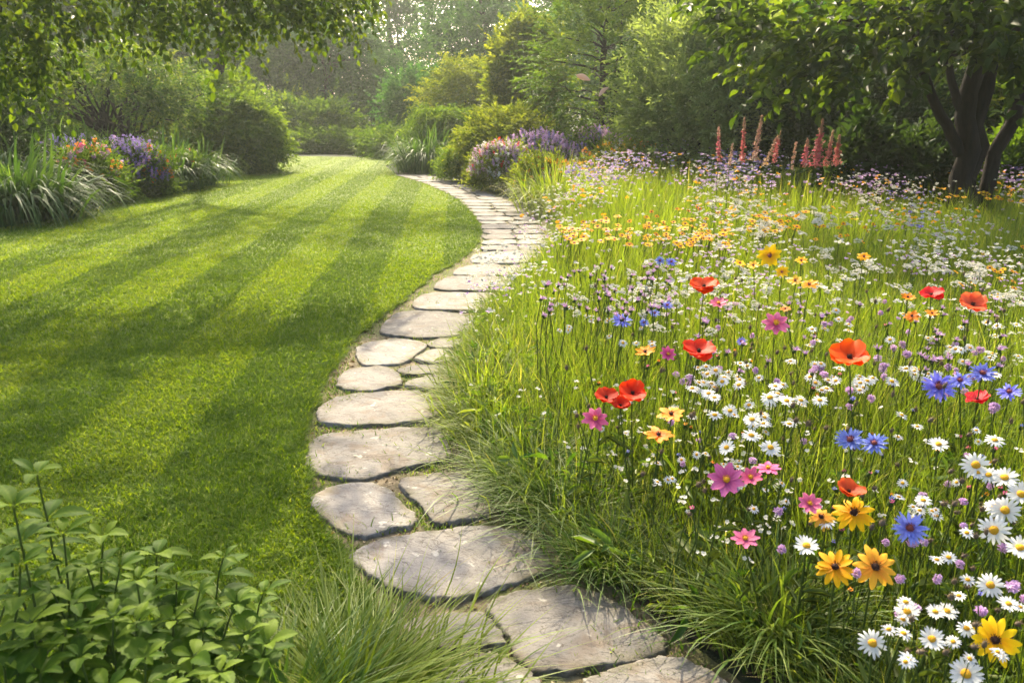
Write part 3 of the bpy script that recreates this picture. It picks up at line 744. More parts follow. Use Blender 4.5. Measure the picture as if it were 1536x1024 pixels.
flower_mound('flower_clump', 'violet blue flower mound in the lawn side border', 'flowers', 136, 240, 223, 16.2, 'dark_leaf', (('purple', .85), ('mauve', .15)), 420, .022, .14, 8)
flower_mound('flower_clump', 'orange flowering clump between the violet mound and drooping leaves', 'flowers', 196, 248, 232, 16.3, 'bush', (('orange', 1.0),), 75, .042, .05, 4)
flower_mound('flower_clump', 'lone rusty red blossoms among the rounded strap leaves', 'flowers', 262, 292, 228, 17.8, 'bush', (('red', 1.0),), 14, .04, .05, 4, n=16)
flower_mound('flower_clump', 'thin violet flowers behind the pink and orange clump', 'flowers', 50, 160, 220, 16.6, 'dark_leaf', (('purple', .7), ('mauve', .3)), 260, .022, .15, 7)

# flower side border, far to near
shrub('shrub', 'golden arching shrub behind the weeping shrub, paler in the haze', 'shrub', 640, 765, 98, 29, 'yellow_bush', .12, .045, 100, 30, L=.45, spread=.24, shell=.75, lump=.1, up=.5, droop=.4, tint0=.5)
shrub('rounded_tree', 'round headed golden green tree left of the tall layered tree', 'tree', 742, 838, 40, 23.5, 'yellow_bush', .12, .065, 150, 30, L=.32, spread=.2, shell=.8, lo=-.6, z0=.5, lump=.08)
p = atY(900, 240, 19.5)
T = thing('layered_tree', 'tall dark layered tree with tiered sprays, rising out of the photo', 'tree', (p.x, 19.5, 0))
C = []
for z in np.arange(.7, 4.9, .38):
    rad = 1.75 * (1 - ((z - 2.0) / 4.2) ** 2) * rng.uniform(.85, 1.1)
    for a in np.arange(0, 6.28, 6.283 / 11): C.append([math.cos(a + z * 2) * rad * rng.uniform(.45, 1.05), math.sin(a + z * 2) * rad * rng.uniform(.45, 1.05), z + rng.normal(0, .08)])
C = np.array(C)
obj('crown', mesh('crown', [foliage(C, np.array([0, 0, 2.0]), 16, .17, .5, 9, .10, .045, up=.02, out=.9, loc=.25, rnd=.25, droop=.3, flat=2.2, nrand=.25, tspread=.25) + (0,)], M['bush']), T)
obj('trunk', trunk_mesh([(curve((0, 0, -.1), (.1, 0, 4.7), 0, 9, .01), np.linspace(.12, .03, 9), 8), (curve((.2, .1, -.1), (.5, .1, 4.2), 0, 9, .01), np.linspace(.09, .02, 9), 8)] + [(curve((0, 0, c[2] - .25), c, .05, 5, .03), np.linspace(.03, .01, 5), 5) for c in C[::3]]), T)
shrub('willow_shrub', 'big grey green shrub with upright willowy sprays behind the pink plumes', 'shrub', 938, 1158, 2, 15.8, 'willow', .10, .034, 150, 30, k=9, L=.48, spread=.2, up=.55, droop=.15, shell=.62, stems=9, lump=.16, lo=-.5, tint0=.68)
shrub('shrub', 'weeping dark shrub hanging over the far end of the path', 'shrub', 606, 718, 168, 25.2, 'bush', .13, .034, 110, 32, L=.42, spread=.15, shell=.78, lump=.06, lo=-.6, up=.4, droop=.7, stems=0)
fountain('strap_leaf_clump', 'weeping grassy mound over the last flagstones of the path', 'plant', 640, 23.4, 2.2, 1.5, 900, .035, 'strap', None, .35, fan=1.2, droop=(.8, 1.05))
shrub('fern_shrub', 'feathery golden shrub lit from behind, above the lilac flowers', 'shrub', 690, 842, 178, 19.6, 'yellow_bush', .10, .028, 110, 32, L=.36, spread=.13, shell=.75, lump=.08, lo=-.5, up=.7, droop=.35, stems=0, tint0=.6, k=9)
shrub('shrub', 'small fresh green bush at the path edge before the lilac bank', 'shrub', 666, 722, 228, 20.2, 'bush', .07, .03, 45, 30, L=.25, spread=.13, stems=0, tint0=.6)
LG = 'lilac flower mounds'
flower_mound('flower_clump', 'white and lilac flower mound bulging over the path', 'flowers', 712, 792, 226, 17.4, 'yellow_bush', (('mauve', .6), ('white', .33), ('red', .07)), 400, .026, .13, 7, LG)
flower_mound('flower_clump', 'densest lilac flower mound, behind the white and lilac one', 'flowers', 752, 860, 213, 18.3, 'bush', (('mauve', .85), ('purple', .15)), 460, .024, .18, 9, LG)
flower_mound('flower_clump', 'lilac flower mound below the tall layered tree', 'flowers', 842, 942, 209, 18.6, 'bush', (('mauve', .75), ('purple', .25)), 460, .024, .18, 9, LG)
flower_mound('flower_clump', 'violet flower mound below the willowy shrub', 'flowers', 925, 1040, 211, 17.6, 'bush', (('purple', .4), ('mauve', .6)), 420, .024, .16, 8, LG)
flower_mound('flower_clump', 'orange and yellow flowers crowning the grass mound by the path', 'flowers', 782, 862, 246, 15.0, 'yellow_bush', (('orange', .7), ('yellow', .3)), 70, .034, .05, 4)
flower_mound('flower_clump', 'bright orange and white flowers beyond the grass mounds', 'flowers', 868, 1010, 222, 15.6, 'yellow_bush', (('orange', .35), ('yellow', .35), ('cream', .3)), 170, .026, .06, 4)
fountain('grass_mound', 'arching yellow green grass mound at the path bend below the orange flowers', 'plant', 832, 13.6, 1.35, 1.0, 800, .020, 'meadow', None, .28, tint0=.6, fan=1.3)
fountain('grass_mound', 'tall loose grass mound beside the arching one, farther from the path', 'plant', 905, 13.9, 1.25, .9, 700, .019, 'meadow', None, .3, tint0=.65, fan=1.3)
fountain('grass_mound', 'low grass mound spilling toward the path nearest the yellow flowers', 'plant', 868, 12.2, 1.15, .85, 620, .017, 'meadow', None, .25, tint0=.6, fan=1.3)

# shade under and behind the many stemmed tree
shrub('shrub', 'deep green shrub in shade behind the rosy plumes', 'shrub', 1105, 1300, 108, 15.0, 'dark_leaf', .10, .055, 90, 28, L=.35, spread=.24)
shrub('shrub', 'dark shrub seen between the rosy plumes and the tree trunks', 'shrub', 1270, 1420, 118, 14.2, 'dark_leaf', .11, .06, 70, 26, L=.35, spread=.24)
shrub('shrub', 'yellow green leafy shrub glowing behind the tree trunks', 'shrub', 1405, 1520, 95, 14.5, 'yellow_bush', .11, .06, 60, 26, L=.35, spread=.24)
shrub('shrub', 'dark shrub past the tree trunks, cut by the photo edge', 'shrub', 1490, 1660, 90, 13.5, 'bush', .11, .06, 70, 26, L=.35, spread=.24)
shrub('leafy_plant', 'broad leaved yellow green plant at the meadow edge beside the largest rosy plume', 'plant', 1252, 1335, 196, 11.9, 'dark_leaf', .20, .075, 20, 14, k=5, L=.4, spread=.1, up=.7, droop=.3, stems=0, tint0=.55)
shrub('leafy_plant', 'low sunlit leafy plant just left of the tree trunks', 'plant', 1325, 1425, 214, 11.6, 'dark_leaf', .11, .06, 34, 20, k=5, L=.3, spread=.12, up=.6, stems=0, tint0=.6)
shrub('leafy_plant', 'shaded leafy plant just right of the tree trunks', 'plant', 1478, 1590, 190, 11.6, 'bush', .12, .065, 36, 20, k=5, L=.3, spread=.12, up=.6, stems=0)

# the many stemmed tree on the wildflower side
bx, by = atY(1452, 250, 10.4).x, 10.4
T = thing('multi_stem_tree', 'dark many stemmed tree with broad leaves and a wide canopy over the meadow', 'tree', (bx, by, 0))
px_c = [(1095, 8, 9.6), (1120, 40, 9.5), (1150, 30, 9.7), (1140, 75, 9.3), (1175, 95, 9.3), (1165, 128, 9.1), (1200, 60, 9.5), (1205, 130, 9.2), (1230, 100, 9.3), (1250, 40, 9.6), (1262, 128, 9.4), (1290, 85, 9.5), (1300, 30, 9.7), (1320, 118, 9.5), (1345, 70, 9.6), (1360, 118, 9.7), (1380, 30, 9.8), (1400, 90, 9.6), (1425, 55, 9.5), (1440, 95, 9.4), (1465, 60, 9.4), (1480, 100, 9.5), (1500, 40, 9.5), (1515, 88, 9.4), (1530, 120, 9.3), (1550, 60, 9.4), (1570, 110, 9.4), (1590, 30, 9.6), (1355, 100, 8.9), (1450, 45, 8.8), (1520, 60, 8.7), (1280, 60, 8.9), (1400, 40, 8.9)]
C = np.array([tuple(atY(u, v - (34 if u > 1330 else 14), y) - Vector((bx, by, 0))) for u, v, y in px_c])
C2 = clumps(95, (3.2, 2.5, 1.7), lo=-.35, shell=.3, lump=.2) + np.array([.2, .2, 4.2])
C = np.concatenate([C, C2])
obj('crown', mesh('crown', [foliage(C, np.array([0, 0, 2.4]), 14, .20, .36, 6, .135, .088, up=.05, out=.7, loc=.35, rnd=.35, droop=.3, flat=1.3, nrand=.45, tspread=.2, curl=.2) + (0,)], M['tree_leaf']), T)
tops = [np.array(t_) for t_ in ((-.10, 0, 2.7), (.14, .05, 2.7), (.66, 0, 2.6), (-.80, -.1, 2.15), (-.45, .1, 2.45))]
bases = [(-.05, 0, -.1), (.06, .05, -.1), (.13, 0, -.1), (-.13, 0, 1.15), (-.10, 0, 1.45)]
radii = [(.155, .10), (.13, .08), (.105, .075), (.075, .05), (.06, .04)]
st = [(curve(b, t_, -.03, 9, .010), np.linspace(r_[0], r_[1], 9), 10) for b, t_, r_ in zip(bases, tops, radii)]
st += [x for t_ in tops for x in limbs_to(C, t_, .04, 9)]
obj('trunk', trunk_mesh(st), T)

# the tree reaching in overhead on the lawn side
bx, by = -8.2, 9.6
T = thing('overhanging_tree', 'tree leaning in over the lawn with backlit hanging branches along the top edge', 'tree', (bx, by, 0))
px_c = [(10, 20, 8.8), (30, 70, 8.8), (15, 110, 9.0), (45, 105, 8.9), (22, 30, 8.4), (70, 60, 9), (95, 30, 8.8), (120, 65, 9.1), (150, 25, 9), (60, 10, 8.6), (185, 35, 9), (205, 10, 8.8), (230, 42, 9.1), (262, 22, 9), (290, 52, 9.2), (318, 28, 9), (335, 62, 9.2), (352, 15, 9), (372, 42, 9.2), (398, 20, 9.1), (420, 38, 9.3), (447, 12, 9.2), (465, 42, 9.3), (488, 20, 9.4), (505, 40, 9.5), (522, 5, 9.4), (300, 5, 8.7), (240, 5, 8.6), (140, 0, 8.5), (0, 60, 8.5), (-30, 100, 8.8), (410, -10, 9.2), (470, -15, 9.3)]
C = np.array([tuple(atY(u, v - (30 if u > 60 else 8), y) - Vector((bx, by, 0))) for u, v, y in px_c])
C2 = clumps(100, (4.2, 2.6, 1.5), lo=-.6, shell=.2, lump=.15) + np.array([2.6, -.8, 5.1])
C2 = C2[(C2[:, 2] > 3.2)]
C3 = np.array([(x_ + rng.normal(0, .2), y_ + rng.normal(0, .2), z_ + rng.normal(0, .12)) for x_, y_, z_ in ((-3.2, 6.3, 3.4), (-2.7, 6.0, 3.3), (-2.1, 6.2, 3.4), (-1.5, 6.0, 3.3), (-1.0, 6.3, 3.5), (-.5, 6.1, 3.4), (0, 6.5, 3.5), (-.3, 6.9, 3.6), (-1.2, 6.8, 3.6), (-2.0, 6.9, 3.6), (.4, 6.6, 3.5), (.2, 6.0, 3.3), (-3.6, 7.0, 3.5), (-4.2, 7.4, 3.6), (.7, 6.9, 3.6))]) - np.array([bx, by, 0])  # unseen clumps added to the crown to shade the near end of the path
Cn = len(C)
C2 = np.concatenate([C2, C3])
C = np.concatenate([C, C2])
obj('crown', mesh('crown', [foliage(C[:Cn], np.array([1.5, 0, 4.5]), 17, .16, .30, 8, .080, .052, up=-.12, out=.35, loc=.3, rnd=.4, droop=.7, flat=1.0, tspread=.15, curl=.2) + (0,),
                            foliage(C[Cn:], np.array([1.5, 0, 4.0]), 12, .24, .34, 7, .085, .058, up=0, out=.6, rnd=.4, droop=.5, tspread=.15) + (0,)], M['tree_leaf']), T)
top = np.array([.5, -.1, 3.3])
far_limb = atY(545, -30, 9.3) - Vector((bx, by, 0))
main = curve(top, tuple(far_limb), .06, 12, .01)
st = [(curve((0, 0, -.1), top, 0, 9, .012), np.linspace(.24, .15, 9), 10), (main, np.linspace(.085, .015, 12), 7)]
for i in range(Cn):
    j = int(np.argmin(np.linalg.norm(main - C[i], axis=1))); j = max(0, j - 1)
    st.append((curve(main[j], C[i], .03, 6, .03), np.linspace(.022, .006, 6), 5))
st += limbs_to(C2, top, .05, 22)
obj('trunk', trunk_mesh(st), T)

# ------------------------------------------------------------------ meadow
edge_px = [(1215, 1080), (1135, 1025), (1055, 972), (965, 915), (868, 860), (797, 792), (742, 740), (705, 690), (682, 640), (680, 590), (700, 535), (720, 485), (757, 450), (795, 412), (826, 382), (840, 345)]
edge = gp(edge_px)
meadow_poly = [(.95, .7)] + edge + [(1.7, 13.6), (3.2, 15.6), (9, 15.6), (13, 12), (9.5, .7)]
sheet('meadow_soil', meadow_poly, .012, M['soil'])
def meadow_points(n, y0, y1, xm=None):
    y = rng.uniform(y0, y1, n); x = rng.uniform(-.6, 1, n) * (y * .72 + 1.0)
    P = np.stack([x, y, np.full(n, .01)], 1)
    return P[in_poly(P, meadow_poly)]
def rise(y):
    """growth gets taller towards the back of the meadow"""
    return 1 + .55 * np.clip((np.asarray(y) - 6.5) / 6.0, 0, 1)
def meadow_h(P):
    d = poly_dist(P, edge)
    near = np.clip((P[:, 1] - 1.6) / 1.6, 0, 1)
    return (.28 + .22 * np.clip(d / .7, 0, 1)) * (.72 + .28 * near) * rise(P[:, 1]), d
parts = []
for n, y0, y1, w0, segs in ((26000, 1.2, 3.2, .0048, 4), (46000, 3.2, 6.0, .0058, 3), (52000, 6, 10, .008, 3), (40000, 10, 15.6, .013, 2)):
    P = meadow_points(n, y0, y1); N = len(P)
    h, d = meadow_h(P)
    cl = np.sin(P[:, 0] * 4.1 + 1.7 * np.sin(P[:, 1] * 2.3)) * np.sin(P[:, 1] * 3.3 + P[:, 0] * 1.3)
    h = h * (1 + .18 * cl) * rng.uniform(.55, 1.25, N)
    eb = np.exp(-d / .22)
    an = np.where(rng.uniform(0, 1, N) < eb, np.pi + rng.normal(0, .7, N), rng.uniform(0, 6.283, N))
    parts.append(blades(P, h, w0 * rng.uniform(.5, 1.35, N), an, rng.uniform(.08, .6, N) + .4 * eb, rng.uniform(0, .35, N) + .35 * eb, segs, np.clip(.42 + .14 * cl + rng.normal(0, .19, N) + .45 * (rng.uniform(0, 1, N) > .965), 0, 1), .22, .8) + (0,))
tag(obj('meadow_grass', mesh('meadow_grass', parts, M['meadow'])), 'tall fine wild grass filling the flower meadow', 'grass', kind='stuff')
# wiry flower stems, pale and thin, standing above the grass
parts = []
for n, y0, y1, w0 in ((3200, 1.2, 3.4, .0026), (5200, 3.4, 6.5, .0032), (6000, 6.5, 11, .0048), (4500, 11, 15.4, .0075)):
    P = meadow_points(n, y0, y1); N = len(P); h, d = meadow_h(P)
    h = h * rng.uniform(.9, 1.35, N)
    parts.append(blades(P, h, w0, rng.uniform(0, 6.28, N), rng.uniform(.02, .22, N), rng.uniform(0, .06, N), 3, np.clip(rng.normal(.55, .2, N), 0, 1), .2, 1.5) + (0,))
tag(obj('wild_stems', mesh('wild_stems', parts, M['meadow'])), 'thin pale wild flower stems rising through the meadow grass', 'stems', kind='stuff')
# small leaves of the wild herbs, low among the grass
parts = []
for n, y0, y1, ll in ((2300, 1.2, 3.4, .040), (4200, 3.4, 6.5, .045), (3000, 6.5, 13, .06)):
    P = meadow_points(n, y0, y1); N = len(P); h, d = meadow_h(P)
    P[:, 2] = h * rng.uniform(.05, .65, N)
    D = np.column_stack([rng.normal(0, 1, (N, 2)), rng.uniform(.3, 1.4, N)])
    parts.append(sprays(P, D, .13 * rng.uniform(.6, 1.4, N), 6, ll, ll * .24, .4, .8, .6, np.clip(rng.normal(.5, .2, N), 0, 1)) + (0,))
P = meadow_points(1500, 1.2, 7); N = len(P); h, d = meadow_h(P)
P[:, 2] = h * rng.uniform(.1, .6, N)
parts.append(sprays(P, np.column_stack([rng.normal(0, 1, (N, 2)), rng.uniform(.2, 1.2, N)]), .16, 4, .10, .026, .5, .7, .6, np.clip(rng.normal(.45, .2, N), 0, 1)) + (0,))
tag(obj('wild_herbs', mesh('wild_herbs', parts, M['tussock'])), 'small leaved wild herbs growing low among the meadow grass', 'herbs', kind='stuff')

def tuft(u, v, h, reach, n, wd, label, mat='tussock', seed_r=.1, tint0=.5, zf=(.5, 1.15), droop=(.3, .7), segs=6, name='grass_tuft', group='grass tufts edging the meadow'):
    p = at(u, v)[0]
    return fountain(name, label, 'grass tuft', u, p.y, h, reach, n, wd, mat, group, seed_r, tint0=tint0, zfrac=zf, droop=droop, segs=segs, x=p.x)
tuft(738, 612, .48, .46, 560, .0095, 'tall bright yellow green grass tuft leaning over the half hidden flagstones', 'meadow', .13, .62)
tuft(752, 560, .46, .40, 440, .009, 'yellow green grass tuft at the bend, beyond the tallest one, beside the sliver stone', 'meadow', .13, .62)
tuft(752, 668, .42, .42, 480, .009, 'dense grass tuft beside the large cream flagstone', 'meadow', .12, .5)
tuft(800, 742, .38, .46, 600, .0075, 'silvery fine bladed tuft arching over the brownish flagstone', 'tussock', .12, .66)
tuft(845, 790, .34, .42, 500, .0072, 'fine bladed tuft overhanging the right end of the broadest flagstone', 'tussock', .12, .58)
tuft(905, 862, .30, .32, 380, .0062, 'short dark tuft at the soil edge above the big grey flagstone', 'tussock', .10, .42)
tuft(1050, 905, .26, .26, 280, .0065, 'loose tuft beside the far corner of the big grey flagstone', 'tussock', .10, .45)
tuft(1165, 975, .44, .42, 420, .0105, 'wide bladed fountain of grass in front of the golden flowers', 'tussock', .09, .62)
tuft(722, 640, .40, .40, 420, .0085, 'leaning grass tuft between the tallest one and the dense one beside the large cream flagstone', 'meadow', .12, .5)
tuft(718, 585, .40, .36, 380, .0085, 'grass tuft whose blades cross the nearer half hidden flagstone', 'meadow', .11, .58)
tuft(775, 705, .36, .40, 420, .0080, 'green grass tuft just past the end of the large cream flagstone', 'meadow', .12, .45)
tuft(768, 500, .34, .28, 380, .0070, 'grass tuft at the right end of the raised rim flagstone', 'meadow', .12, .6)
tuft(520, 1085, .32, .44, 1500, .0078, 'fine bladed foreground grass tuft at the bottom edge over the path', 'meadow', .19, .42, (.45, 1.1), (.15, .5), 6, 'grass_tuft', None)
tuft(430, 1110, .36, .34, 620, .0078, 'foreground grass tuft between the leafy plant and the path', 'tussock', .14, .38, (.45, 1.1), (.15, .5), 6, 'grass_tuft', None)

# ------------------------------------------------------------------ leafy plant in the near corner
def big_leaves(P, D, Nn, ln, wd, droop, tint, rows=15, cols=7):
    N = len(P); D = nz(D); Sd = nz(np.cross(D, Nn)); Nn = np.cross(Sd, D)
    s = np.linspace(0, 1, rows)[None, :, None]; c = np.linspace(-1, 1, cols)[None, None, :]
    ln = ln[:, None, None]; wd = wd[:, None, None]; dr = droop[:, None, None]
    prof = np.sin(np.pi * s ** 1.12) ** .8 * (1 - .12 * s) + .012
    along = s * ln * np.ones_like(c)
    lat = c * prof * wd * .5 * (1 + .10 * np.abs(c) * np.where(np.arange(rows)[None, :, None] % 2, 1, -.6))
    hgt = -dr * ln * s ** 2 + .10 * wd * np.abs(c) * prof * 1.2 + .010 * ln * np.sin(2 * np.pi * (s * 5.5 - np.abs(c) * 1.1)) * np.abs(c) + .05 * ln * np.sin(np.pi * s)
    V = P[:, None, None] + D[:, None, None] * along[..., None] + Sd[:, None, None] * lat[..., None] + Nn[:, None, None] * hgt[..., None]
    i = np.arange(rows - 1)[:, None] * cols; j = np.arange(cols - 1)[None, :]
    f = np.stack([i + j, i + j + 1, i + cols + j + 1, i + cols + j], -1).reshape(1, -1, 4)
    Fc = (f + (np.arange(N) * rows * cols)[:, None, None]).reshape(-1, 4)
    T = tint[:, None, None] + .22 * (np.abs(c) < .1) - .08 * s + .10 * (np.sin(2 * np.pi * (s * 5.5 - np.abs(c) * 1.1)) > .6)
    return V.reshape(-1, 3), Fc, np.clip(T + np.zeros((N, rows, cols)), 0, 1).reshape(-1)
hx, hy = at(110, 1150)[0].x, 1.62
T = thing('leafy_plant', 'leafy plant with whorls of pointed green leaves in the near corner on the lawn', 'plant', (hx, hy, 0))
o3 = np.array([hx, hy, 0])
tips = [(55, 712, 1.78), (20, 760, 1.62), (95, 800, 1.72), (155, 805, 1.80), (30, 850, 1.55), (235, 832, 1.84), (205, 870, 1.7), (335, 836, 1.95), (300, 885, 1.82), (355, 905, 1.86), (395, 890, 1.95), (110, 905, 1.58), (170, 925, 1.6), (45, 935, 1.5), (218, 985, 1.55), (290, 985, 1.62), (260, 930, 1.7), (120, 985, 1.48), (370, 950, 1.78), (180, 850, 1.75), (75, 880, 1.66), (5, 990, 1.45), (330, 1010, 1.6), (10, 900, 1.6), (250, 1035, 1.5), (130, 850, 1.72), (60, 1010, 1.45), (160, 1035, 1.45), (205, 935, 1.62), (305, 945, 1.72), (15, 820, 1.68), (100, 945, 1.55), (400, 965, 1.8), (265, 872, 1.8)]
for i, (u, v, y) in enumerate(tips):
    tip = np.array(atY(u, v, y)) - o3
    base = np.array([tip[0] * .75 + rng.normal(0, .05), tip[1] - .05 + rng.normal(0, .05), 0])
    P = curve(base, tip, 0, 9, .012)
    obj('stem', mesh('stem', [(*tube(P, np.linspace(.0045, .0022, 9), 6), .6, 0)], M['stem']), T)
    L = [np.zeros((0, 3))] * 3; ps, ds, ns, ls, ws, dr, tn = [], [], [], [], [], [], []
    levels = [(8, rng.uniform(.045, .075), 5, .45), (7, rng.uniform(.07, .11), 4, .15), (6, rng.uniform(.08, .12), 5, .1), (4, rng.uniform(.07, .11), 4, .0)]
    if rng.uniform() < .5: levels = levels[:3]
    if i < 2: levels = [(8, .07, 4, .6), (7, .085, 4, .2), (6, .08, 4, .15), (5, .10, 4, .1), (4, .10, 5, .05)]
    for li, ln_, k, upv in levels:
        q = P[min(li, 8)]
        a0 = rng.uniform(0, 6.28)
        for j in range(k):
            a = a0 + 6.283 * j / k + rng.normal(0, .2)
            d = np.array([math.cos(a), math.sin(a), upv + rng.normal(.0, .15)])
            ps.append(q + d * .008); ds.append(d); ns.append(np.array([-.3 * math.cos(a), -.3 * math.sin(a), 1.0]) + rng.normal(0, .15, 3))
            l_ = ln_ * rng.uniform(.5, 1.08); ls.append(l_); ws.append(l_ * rng.uniform(.42, .60)); dr.append(rng.uniform(.1, .45)); tn.append(np.clip(rng.normal(.75 if li == 8 else .42, .24), 0, 1))
    A = lambda z: np.array(z, float)
    i0 = 0
    for li, ln_, k, upv in levels:
        sl_ = slice(i0, i0 + k); i0 += k
        obj('leaf_whorl', mesh('leaf_whorl', [big_leaves(*(A(z[sl_]) for z in (ps, ds, ns, ls, ws, dr, tn))) + (0,)], M['herb']), T)

# ------------------------------------------------------------------ flowers
def petal_ring(n, r0, ln, wd, lift, cv, cup=0.0, notch=0.0, pw=.8, jit=.06, rows=6, cols=5, wave=0.0, a0=0.0, seed=0, z0=0.0, tw=.76):
    r = np.random.default_rng(seed)
    Vs, Fs, Ts = [], [], []
    s = np.linspace(0, 1, rows)[:, None]; c = np.linspace(-1, 1, cols)[None, :]
    for i in range(n):
        a = 6.283 * i / n + a0 + r.normal(0, jit)
        l = ln * (1 + r.normal(0, jit)); lf = lift + r.normal(0, jit * 1.5)
        wp = (np.sin(np.pi * np.clip(s * tw + .10, 0, 1)) ** pw)
        tipcut = l * (1 - notch * np.clip(1 - np.abs(np.abs(c) - .5) * 2, -1, 1) * -.0) 
        rad = r0 + l * (s - notch * (1 - np.cos(c * 6.283 * 1.0)) * .0 - (.16 * c ** 2 + notch * (np.cos(c * 3.14 * 2) * .5)) * s ** 3)
        lat = c * wd * .5 * wp
        z = z0 + l * (lf * s + cv * s ** 2) + cup * wd * c ** 2 * wp * .5 + wave * l * np.sin(c * 5 + i * 2 + r.uniform(0, 6)) * s ** 2
        ca, sa = math.cos(a), math.sin(a)
        rad = rad + np.zeros_like(c); z = z + np.zeros_like(rad)
        Vs.append(np.stack([rad * ca - lat * sa, rad * sa + lat * ca, z], -1).reshape(-1, 3))
        ii = np.arange(rows - 1)[:, None] * cols; jj = np.arange(cols - 1)[None, :]
        Fs.append(np.stack([ii + jj, ii + jj + 1, ii + cols + jj + 1, ii + cols + jj], -1).reshape(-1, 4) + i * rows * cols)
        Ts.append(np.clip(s + .08 * np.cos(c * 9) + r.normal(0, .08), 0, 1).reshape(-1) + np.zeros(rows * cols))
    return np.concatenate(Vs), np.concatenate(Fs), np.concatenate(Ts)
def dome(r, h, z0=0.0, nu=14, nv=5, rough=.0, seed=0):
    rr = np.random.default_rng(seed)
    V = [(0, 0, z0 + h)]
    for k in range(1, nv + 1):
        p = k / nv * math.pi / 2
        for j in range(nu):
            a = 6.283 * j / nu; q = 1 + rr.normal(0, rough)
            V.append((r * math.sin(p) * math.cos(a) * q, r * math.sin(p) * math.sin(a) * q, z0 + h * math.cos(p) * q))
    Fq = []; Ft = []
    for j in range(nu): Ft.append((0, 1 + j, 1 + (j + 1) % nu, 1 + (j + 1) % nu))
    for k in range(nv - 1):
        for j in range(nu): Fq.append((1 + k * nu + j, 1 + (k + 1) * nu + j, 1 + (k + 1) * nu + (j + 1) % nu, 1 + k * nu + (j + 1) % nu))
    Ft = [(a, b, c) for a, b, c, _ in Ft]
    return np.array(V), Fq, Ft
def disc_mesh(r, h, z0, mat, rough=.05, fringe=None):
    V, Fq, Ft = dome(r, h, z0, rough=rough)
    p = [(V, Fq, .5, 0), (V, Ft, .5, 0)]
    mats = [mat]
    if fringe:
        a = rng.uniform(0, 6.28, 60); rr = r * rng.uniform(.7, 1.25, 60)
        P = np.column_stack([np.cos(a) * rr, np.sin(a) * rr, np.full(60, z0 + h * .4)])
        b = blades(P, r * .9, r * .16, a, .4, .1, 2, .5)
        p.append(b + (0,))
    return mesh('disc', p, mats)
KIND = {}
def kind(name, cat, heads, discs):
    KIND[name] = (cat, heads, discs)
kind('daisy', 'daisy', [mesh('petals', [petal_ring(n, .10, .40, .105, .10, l, .10, pw=.45, jit=.07, cols=3, seed=s) + (0,)], M['white']) for n, l, s in ((19, -.10, 1), (17, -.25, 2), (21, .02, 3))],
     [disc_mesh(.145, .085, .015, M['disc'])])
kind('golden_coneflower', 'coneflower', [mesh('petals', [petal_ring(n, .08, .42, .165, .06, l, .12, pw=.5, jit=.09, seed=s) + (0,)], M['yellow']) for n, l, s in ((13, -.12, 4), (12, -.22, 5), (14, -.05, 6))],
     [disc_mesh(.088, .085, .01, M['brown_disc'], .08, True)])
kind('tickseed', 'tickseed', [mesh('petals', [petal_ring(n, .07, .43, .26, .22, l, .1, notch=.12, pw=.6, jit=.08, seed=s) + (0,)], M['yellow']) for n, l, s in ((9, -.1, 7), (10, -.2, 8))],
     [disc_mesh(.075, .07, .02, M['red_disc'], .08, True)])
kind('cosmos', 'cosmos', [mesh('petals', [petal_ring(8, .05, .45, .265, .12, l, .1, notch=.14, pw=.62, jit=.05, rows=7, cols=7, seed=s) + (0,)], M['pink']) for l, s in ((-.08, 9), (.10, 10), (-.02, 11))],
     [disc_mesh(.085, .08, .02, M['disc'], .08, True)])
kind('cornflower', 'cornflower', [mesh('petals', [petal_ring(n, .09, .41, .115, .16, l, .12, notch=.2, pw=.5, jit=.09, cols=5, seed=s) + (0,), petal_ring(9, .05, .28, .10, .45, -.1, .1, notch=.2, pw=.5, jit=.15, cols=5, seed=s + 50) + (0,)], M['blue']) for n, l, s in ((19, -.1, 12), (21, 0, 13))],
     [disc_mesh(.105, .10, .03, M['red_disc'], .08, True)])
kind('poppy', 'poppy', [mesh('petals', [petal_ring(4, .02, .50, .62, .30, l, .20, pw=.55, jit=.10, rows=9, cols=11, wave=.05, seed=s) + (0,), petal_ring(4, .02, .46, .58, .46, l, .2, pw=.55, jit=.1, rows=9, cols=11, wave=.06, a0=.78, seed=s + 60, z0=.015) + (0,)], M['red']) for l, s in ((-.10, 14), (.02, 15), (-.18, 16))],
     [disc_mesh(.055, .085, .03, M['brown_disc'], .06, True)])
kind('orange_cosmos', 'orange cosmos', [mesh('petals', [petal_ring(n, .06, .44, .27, .12, l, .1, notch=.1, pw=.6, jit=.08, seed=s) + (0,)], M['orange']) for n, l, s in ((9, -.1, 17), (8, .05, 18))],
     [disc_mesh(.07, .07, .02, M['brown_disc'], .08, True)])
